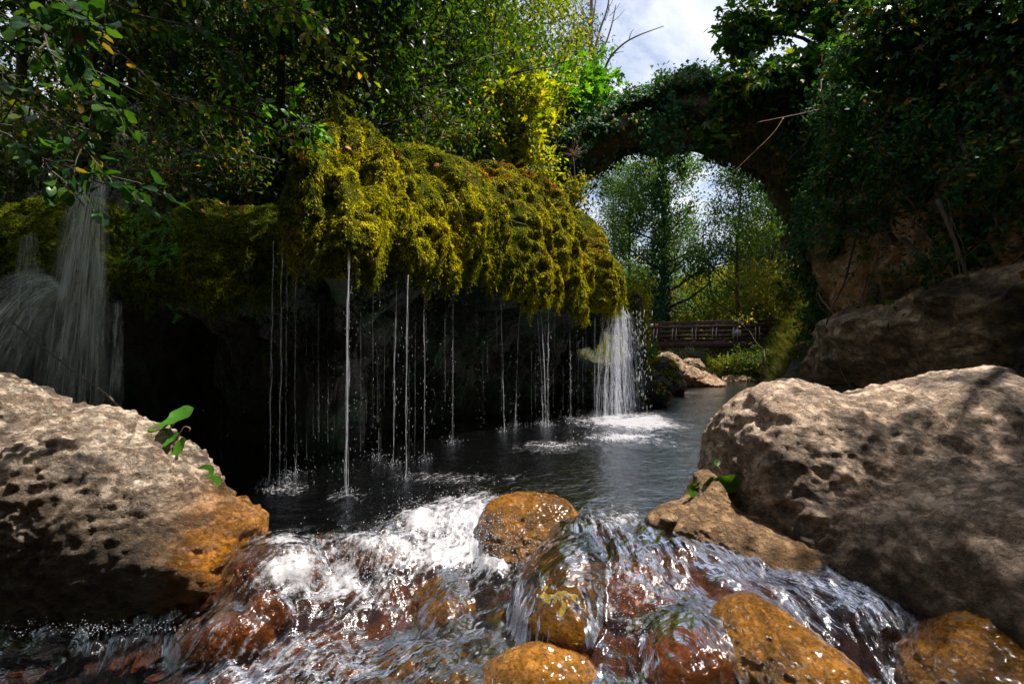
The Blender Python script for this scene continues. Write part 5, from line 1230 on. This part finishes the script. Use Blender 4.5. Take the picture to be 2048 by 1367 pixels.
# ------------------------------------------------------------------ footbridge
bA, bB = np.array([P(1300, 700, 27.5)[0], 27.5]), np.array([P(1560, 700, 24.6)[0], 24.6])
Lb = float(np.linalg.norm(bB - bA)); ra = math.atan2(bB[1] - bA[1], bB[0] - bA[0])
fbz = 1.40
bt = thing('footbridge', 'dark stained timber footbridge crossing the stream beyond the arch', 'footbridge', (bA[0], bA[1], fbz), ra)
for s in (0, 1.5):
    a = Acc(); box(a, (Lb / 2, s, .23), (Lb, .14, .44)); obj('beam', a.mesh('beam', M['wood_dark'], False), bt)
a = Acc()
for q in range(int(Lb / .16)): box(a, (q * .16 + .08, .75, .49), (.14, 1.75, .05))
obj('deck', a.mesh('deck', M['wood_dark'], False), bt)
xs = np.arange(.35, Lb, 1.02)
for s in (-.06, 1.56):
    for q in xs: a = Acc(); box(a, (q, s, .97), (.11, .09, .95)); obj('post', a.mesh('post', M['wood_dark'], False), bt)
    for h, w_ in ((1.44, .09), (1.18, .14), (.92, .10), (.68, .10)):
        a = Acc(); box(a, (Lb / 2, s + (.07 if s > 0 else -.07), h), (Lb, .04, w_)); obj('rail', a.mesh('rail', M['wood_dark'], False), bt)
for q in xs:
    for e in (-.09, .09):
        a = Acc(); V0_ = np.array([[q + e - .02, -.50, .42], [q + e + .02, -.50, .42], [q + e + .02, -.14, 1.12], [q + e - .02, -.14, 1.12]]); V1_ = V0_ + np.array([0, -.06, 0])
        a.add(np.concatenate([V0_, V1_]), [[0, 1, 2, 3], [7, 6, 5, 4], [0, 4, 5, 1], [1, 5, 6, 2], [2, 6, 7, 3], [3, 7, 4, 0]]); obj('brace', a.mesh('brace', M['steel'], False), bt)
def at_bridge(x, y, z): return np.array([bA[0] + x * math.cos(ra) - y * math.sin(ra), bA[1] + x * math.sin(ra) + y * math.cos(ra), fbz + z])
xsn = (P(1472, 700, 25.6)[0] - bA[0]) / math.cos(ra)
sg = thing('signboard', 'pale green rectangular notice board fixed to the footbridge railing', 'sign', at_bridge(xsn, -.22, .62), ra)
a = Acc(); box(a, (0, 0, .17), (.40, .03, .36)); obj('panel', a.mesh('panel', M['sign'], False), sg)
a = Acc()
for q in range(4): box(a, (-.02 * q, -.018, .28 - .07 * q), (.26 - .03 * q, .004, .018))
obj('writing', a.mesh('writing', M['ink'], False), sg)
n1 = thing('notice', 'small white and orange notice on the left bridge post', 'sign', at_bridge(.30, -.2, 1.24), ra)
a = Acc(); box(a, (-.16, 0, .07), (.16, .02, .15)); obj('white_plate', a.mesh('white_plate', M['white_paint'], False), n1)
a = Acc(); box(a, (.10, 0, .07), (.16, .02, .15)); obj('orange_plate', a.mesh('orange_plate', M['notice_red'], False), n1)
# masonry pier
pr = thing('stone_pier', 'squared stone abutment carrying the left end of the footbridge', 'abutment', at_bridge(.55, .7, -2.0), ra); rng = RS(55)
a = Acc()
for r_ in range(8):
    x0 = -.75
    while x0 < .75:
        w_ = min(rng.uniform(.3, .55), .78 - x0)
        box(a, (x0 + w_ / 2, 0, .12 + r_ * .235), (w_ - .02, 1.9 + rng.uniform(-.04, .04), .215)); x0 += w_
obj('blockwork', a.mesh('blockwork', M['stone_far'], False), pr)
# sapling by the bridge
sp = thing('sapling', 'thin pale sapling leaning left in front of the footbridge', 'sapling', P(1530, 700, 18)); acc = Acc(); o = np.array(sp.location)
pts = np.array([P(1527, 700, 18), P(1510, 682, 18), P(1499, 662, 18), P(1484, 648, 18), P(1478, 636, 18)]) - o; add_tube(acc, pts, [.02, .016, .013, .01, .006], 6)
add_tube(acc, np.array([P(1498, 660, 18), P(1499, 645, 18), P(1498, 634, 18)]) - o, [.01, .008, .005], 5); add_tube(acc, np.array([P(1527, 700, 18), P(1530, 720, 18), P(1533, 745, 18)]) - o, .02, 5)
obj('stem', acc.mesh('stem', M['bark_pale']), sp); rng = RS(56); n_ = 46; p = np.concatenate([np.array([P(1478, 638, 18)]), np.array([P(1498, 636, 18)])])[rng.randint(0, 2, n_)] - o + rng.randn(n_, 3) * .12
obj('leaves', leaves('sapling_leaves', LEAF, p, rdir(rng, n_), rdir(rng, n_, 1), .11, rng, M['leaf_yellow']), sp)

# ------------------------------------------------------------------ mossy outcrop beside the bright fall
def mossy_rock(label, c, ra, seed, n=9000, dry=.5):
    c = np.array(c, float); t_ = thing('mossy_rock', label, 'rock', c, group='mossy rocks at the foot of the fall')
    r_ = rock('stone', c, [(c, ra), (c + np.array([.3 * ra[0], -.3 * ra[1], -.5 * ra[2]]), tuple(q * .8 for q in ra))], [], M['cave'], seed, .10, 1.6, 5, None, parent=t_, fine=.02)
    r_.location = (0, 0, 0); me = r_.data; V = np.empty(len(me.vertices) * 3); me.vertices.foreach_get('co', V); V = V.reshape(-1, 3); N = np.array([v.normal[:] for v in me.vertices]); rng = RS(seed)
    k = rng.randint(0, len(V), n); p = V[k] + rng.randn(n, 3) * .02; nr = N[k]; keep = (nr[:, 2] > -.3) & (fbm(p[:, 0] * 3 + seed, p[:, 1] * 3, p[:, 2] * 3, 2, 5) > -.25); p, nr = p[keep], nr[keep]
    obj('moss', leaves('rock_moss', TUFT, p, unit(nr * .5 + [0, 0, -.7] + .5 * rng.randn(len(p), 3)), nr + .5 * rng.randn(len(p), 3), .07, rng, M['moss'], dry=np.clip(dry + .2 * rng.randn(len(p)), 0, .75), v=rng.rand(len(p))), t_)
    return t_
mossy_rock('tall column of golden moss just right of the bright fall', P(1270, 670, 11.9), (.20, .4, 1.1), 951)
mossy_rock('mossy ledge rock jutting under the bright fall', P(1285, 772, 11.7), (.55, .5, .42), 952, 9000, .45)
mossy_rock('stepped mossy rock between the fall and the pale layered rock', P(1318, 748, 12.9), (.38, .45, .4), 953, 6000, .6)
mossy_rock('dark mossy rock in the cave behind the silvery threads', P(1190, 775, 11.3), (.7, .35, .35), 954, 5000, .3)

# ------------------------------------------------------------------ plants and leaves close by
def T_round(n=18, cup=.12, ruf=.03, heart=.35):
    V = [[.38, 0, -cup]]; 
    for q in range(n):
        a = 2 * pi * q / n; r_ = .52 * (1 - heart * max(0, -math.cos(a)) ** 6); V.append([.38 + .62 * r_ * math.cos(a) * 1.25, r_ * math.sin(a), ruf * math.sin(5 * a)])
    for q in range(n):
        a = 2 * pi * q / n; V.append([.38 + .3 * math.cos(a) * .62, .26 * math.sin(a), -cup * .6 + .01 * math.cos(6 * a)])
    Fc = []
    for q in range(n):
        k = (q + 1) % n; Fc += [[0, 1 + n + q, 1 + n + k], [1 + n + q, 1 + q, 1 + k], [1 + n + q, 1 + k, 1 + n + k]]
    return np.array(V), np.array(Fc)
ROUND = T_round()
def rosette(label, items, root_, mat='leaf_fresh', cat='plant'):
    """items: leaf centre, forward, normal, size"""
    root_ = np.array(root_, float); t_ = thing('broad_leaf_plant', label, cat, root_)
    for q, (c, fw, nm, s) in enumerate(items):
        c = np.array(c, float); V, Fc, A = scatter(ROUND, [(c - root_)], [fw], [nm], s, None, v=[.3 + .5 * ((q * .37) % 1)])
        obj('leaf', mesh('leaf', V, Fc, A, True, M[mat]), t_)
        acc = Acc(); m = (c - root_) * .55 + np.array([.02, 0, -.02]); e = V[0]
        add_tube(acc, np.array([[0, 0, 0], m, e]), [.006, .005, .004], 6); obj('stem', acc.mesh('stem', M['bark_red']), t_)
    return t_
rosette('broad-leaved plant with one large lit leaf raised on the pale boulder', [(P(330, 832, 3.55), (1, .1, .12), (.1, -.45, 1), .24), (P(300, 852, 3.55), (1, .1, -.02), (-.1, -.3, 1), .15), (P(345, 895, 3.42), (.8, -.3, .1), (-.2, -.9, .6), .15), (P(330, 880, 3.45), (.8, -.2, .2), (.1, -.6, .8), .13)], P(335, 880, 3.56))
rosette('small two-leaved plant at the left on the pale boulder crest', [(P(240, 838, 3.6), (1, 0, .3), (-.3, -.5, 1), .13), (P(228, 846, 3.6), (.8, .2, -.3), (.2, -.5, 1), .08)], P(244, 858, 3.62))
rosette('green leaves clinging between the two humps of the orange boulder end', [(P(395, 930, 3.42), (.5, -.2, -.8), (.5, -.8, .4), .16), (P(405, 950, 3.42), (.5, -.2, -.8), (.6, -.7, .5), .17), (P(420, 955, 3.45), (.4, 0, -.7), (.7, -.5, .5), .11)], P(392, 925, 3.5))
rosette('heart-shaped leaves growing between the tan stone and the big boulder', [(P(1452, 945, 3.62), (.1, -.1, -1), (-.1, -1, .25), .19), (P(1432, 950, 3.62), (-.1, 0, -1), (.3, -1, .2), .15), (P(1388, 962, 3.62), (.1, -.1, -1), (.5, -1, .2), .15), (P(1440, 930, 3.62), (-.3, .1, .3), (0, -.6, 1), .07)], P(1440, 960, 3.7), 'leaf_fig')
branch_thing('curled_stem', [P(352, 880, 3.5), P(362, 862, 3.5), P(370, 853, 3.5), P(380, 856, 3.5), P(378, 863, 3.5)], .006, .004, M['bark_red'], 'withered curled stem at the right of the broad-leaved plant', 'stem')
branch_thing('mossy_root', [P(232, 850, 3.58), P(262, 858, 3.56), P(290, 868, 3.55), P(320, 882, 3.54)], .016, .02, M['bark_red'], 'brown knotted root lying along the pale boulder crest', 'root')
branch_thing('driftwood', [P(20, 640, 4.3), P(120, 720, 4.2), P(180, 765, 4.1), P(215, 790, 4.0), P(245, 822, 4.0)], .006, .009, M['bark'], 'thin stick slanting across the silky fall down to the boulder', 'stick')
for q, (u_, v_, d_, lb) in enumerate([(310, 460, 4.7, 'fern tuft on the dark hollow moss, upper one'), (290, 510, 4.65, 'fern tuft on the dark hollow moss, lower left one'), (340, 500, 4.65, 'fern tuft on the dark hollow moss, right one'), (365, 605, 4.9, 'tiny fern under the lip of the dark hollow'),
                                      (280, 420, 4.8, 'trailing fern beside the silky fall top'), (560, 690, 6.2, 'fern on the shaded cave wall behind the leftmost threads')]):
    rng = RS(60 + q); n_ = 26 if q != 3 else 8; c = P(u_, v_, d_); p = rng.randn(n_, 3) * np.array([.09, .04, .08])
    ft_ = thing('fern', lb, 'fern', c, group='ferns on the dark ledge'); obj('fronds', leaves('fronds', FERN, p, unit(rng.randn(n_, 3) * .5 + [0, -.5, -.5]), unit(rng.randn(n_, 3) * .4 + [0, -.6, .8]), rng.uniform(.07, .14, n_), rng, M['leaf_fresh']), ft_)
# fallen leaves on the moss: rest on the ledge surface
bv = BVHTree.FromPolygons([tuple(v) for v in G[::3, ::2].reshape(-1, 3)], [tuple(f) for f in grid_faces(len(G[::3]), G[:, ::2].shape[1])])
rng = RS(70)
proto_leaf = None
for q, (u_, v_) in enumerate([(400, 420), (455, 415), (478, 422), (470, 430), (520, 428), (610, 322), (440, 412), (405, 345), (425, 360), (500, 340), (880, 330), (800, 318), (930, 355), (960, 360), (1010, 380), (706, 302), (455, 430), (350, 400), (1075, 410), (1120, 425)]):
    dr = P(u_, v_, 1) - np.array([0, 0, CZ]); hit, nm, _, _ = bv.ray_cast((0, 0, CZ), tuple(unit(dr)))
    if hit is None: continue
    nm = np.array(nm); nm = nm if nm @ dr < 0 else -nm
    V, Fc, A = scatter(OVAL, [(0, 0, 0)], [unit(rng.randn(3) * .7 + [0, 0, -.3])], [nm + .4 * rng.randn(3)], .06 + .03 * rng.rand(), None, v=[rng.rand()])
    obj('fallen_leaf', mesh('fallen_leaf', V, Fc, A, True, M['leaf_dead']), label='curled orange-brown fallen leaf lying on the moss', cat='leaf', group='fallen leaves on the moss', loc=np.array(hit) + nm * .03)
for q, (u_, v_, u2, v2, lb) in enumerate([(985, 355, 990, 395, 'pale bent straw standing on the golden moss'), (1012, 437, 1055, 450, 'pale curved root lying on the golden moss face'), (910, 400, 925, 450, 'reddish dead stalk drooping down the golden moss')]):
    dr = P((u_ + u2) / 2, (v_ + v2) / 2, 1) - np.array([0, 0, CZ]); hit, nm, _, _ = bv.ray_cast((0, 0, CZ), tuple(unit(dr)))
    d_ = hit[1] - .10
    branch_thing('dry_stalk', [P(u_, v_, d_), P((u_ + u2) / 2 + 5, (v_ + v2) / 2 + 2, d_ - .04), P(u2, v2, d_)], .007, .004, M['bark_pale'], lb, 'stalk', n=5)
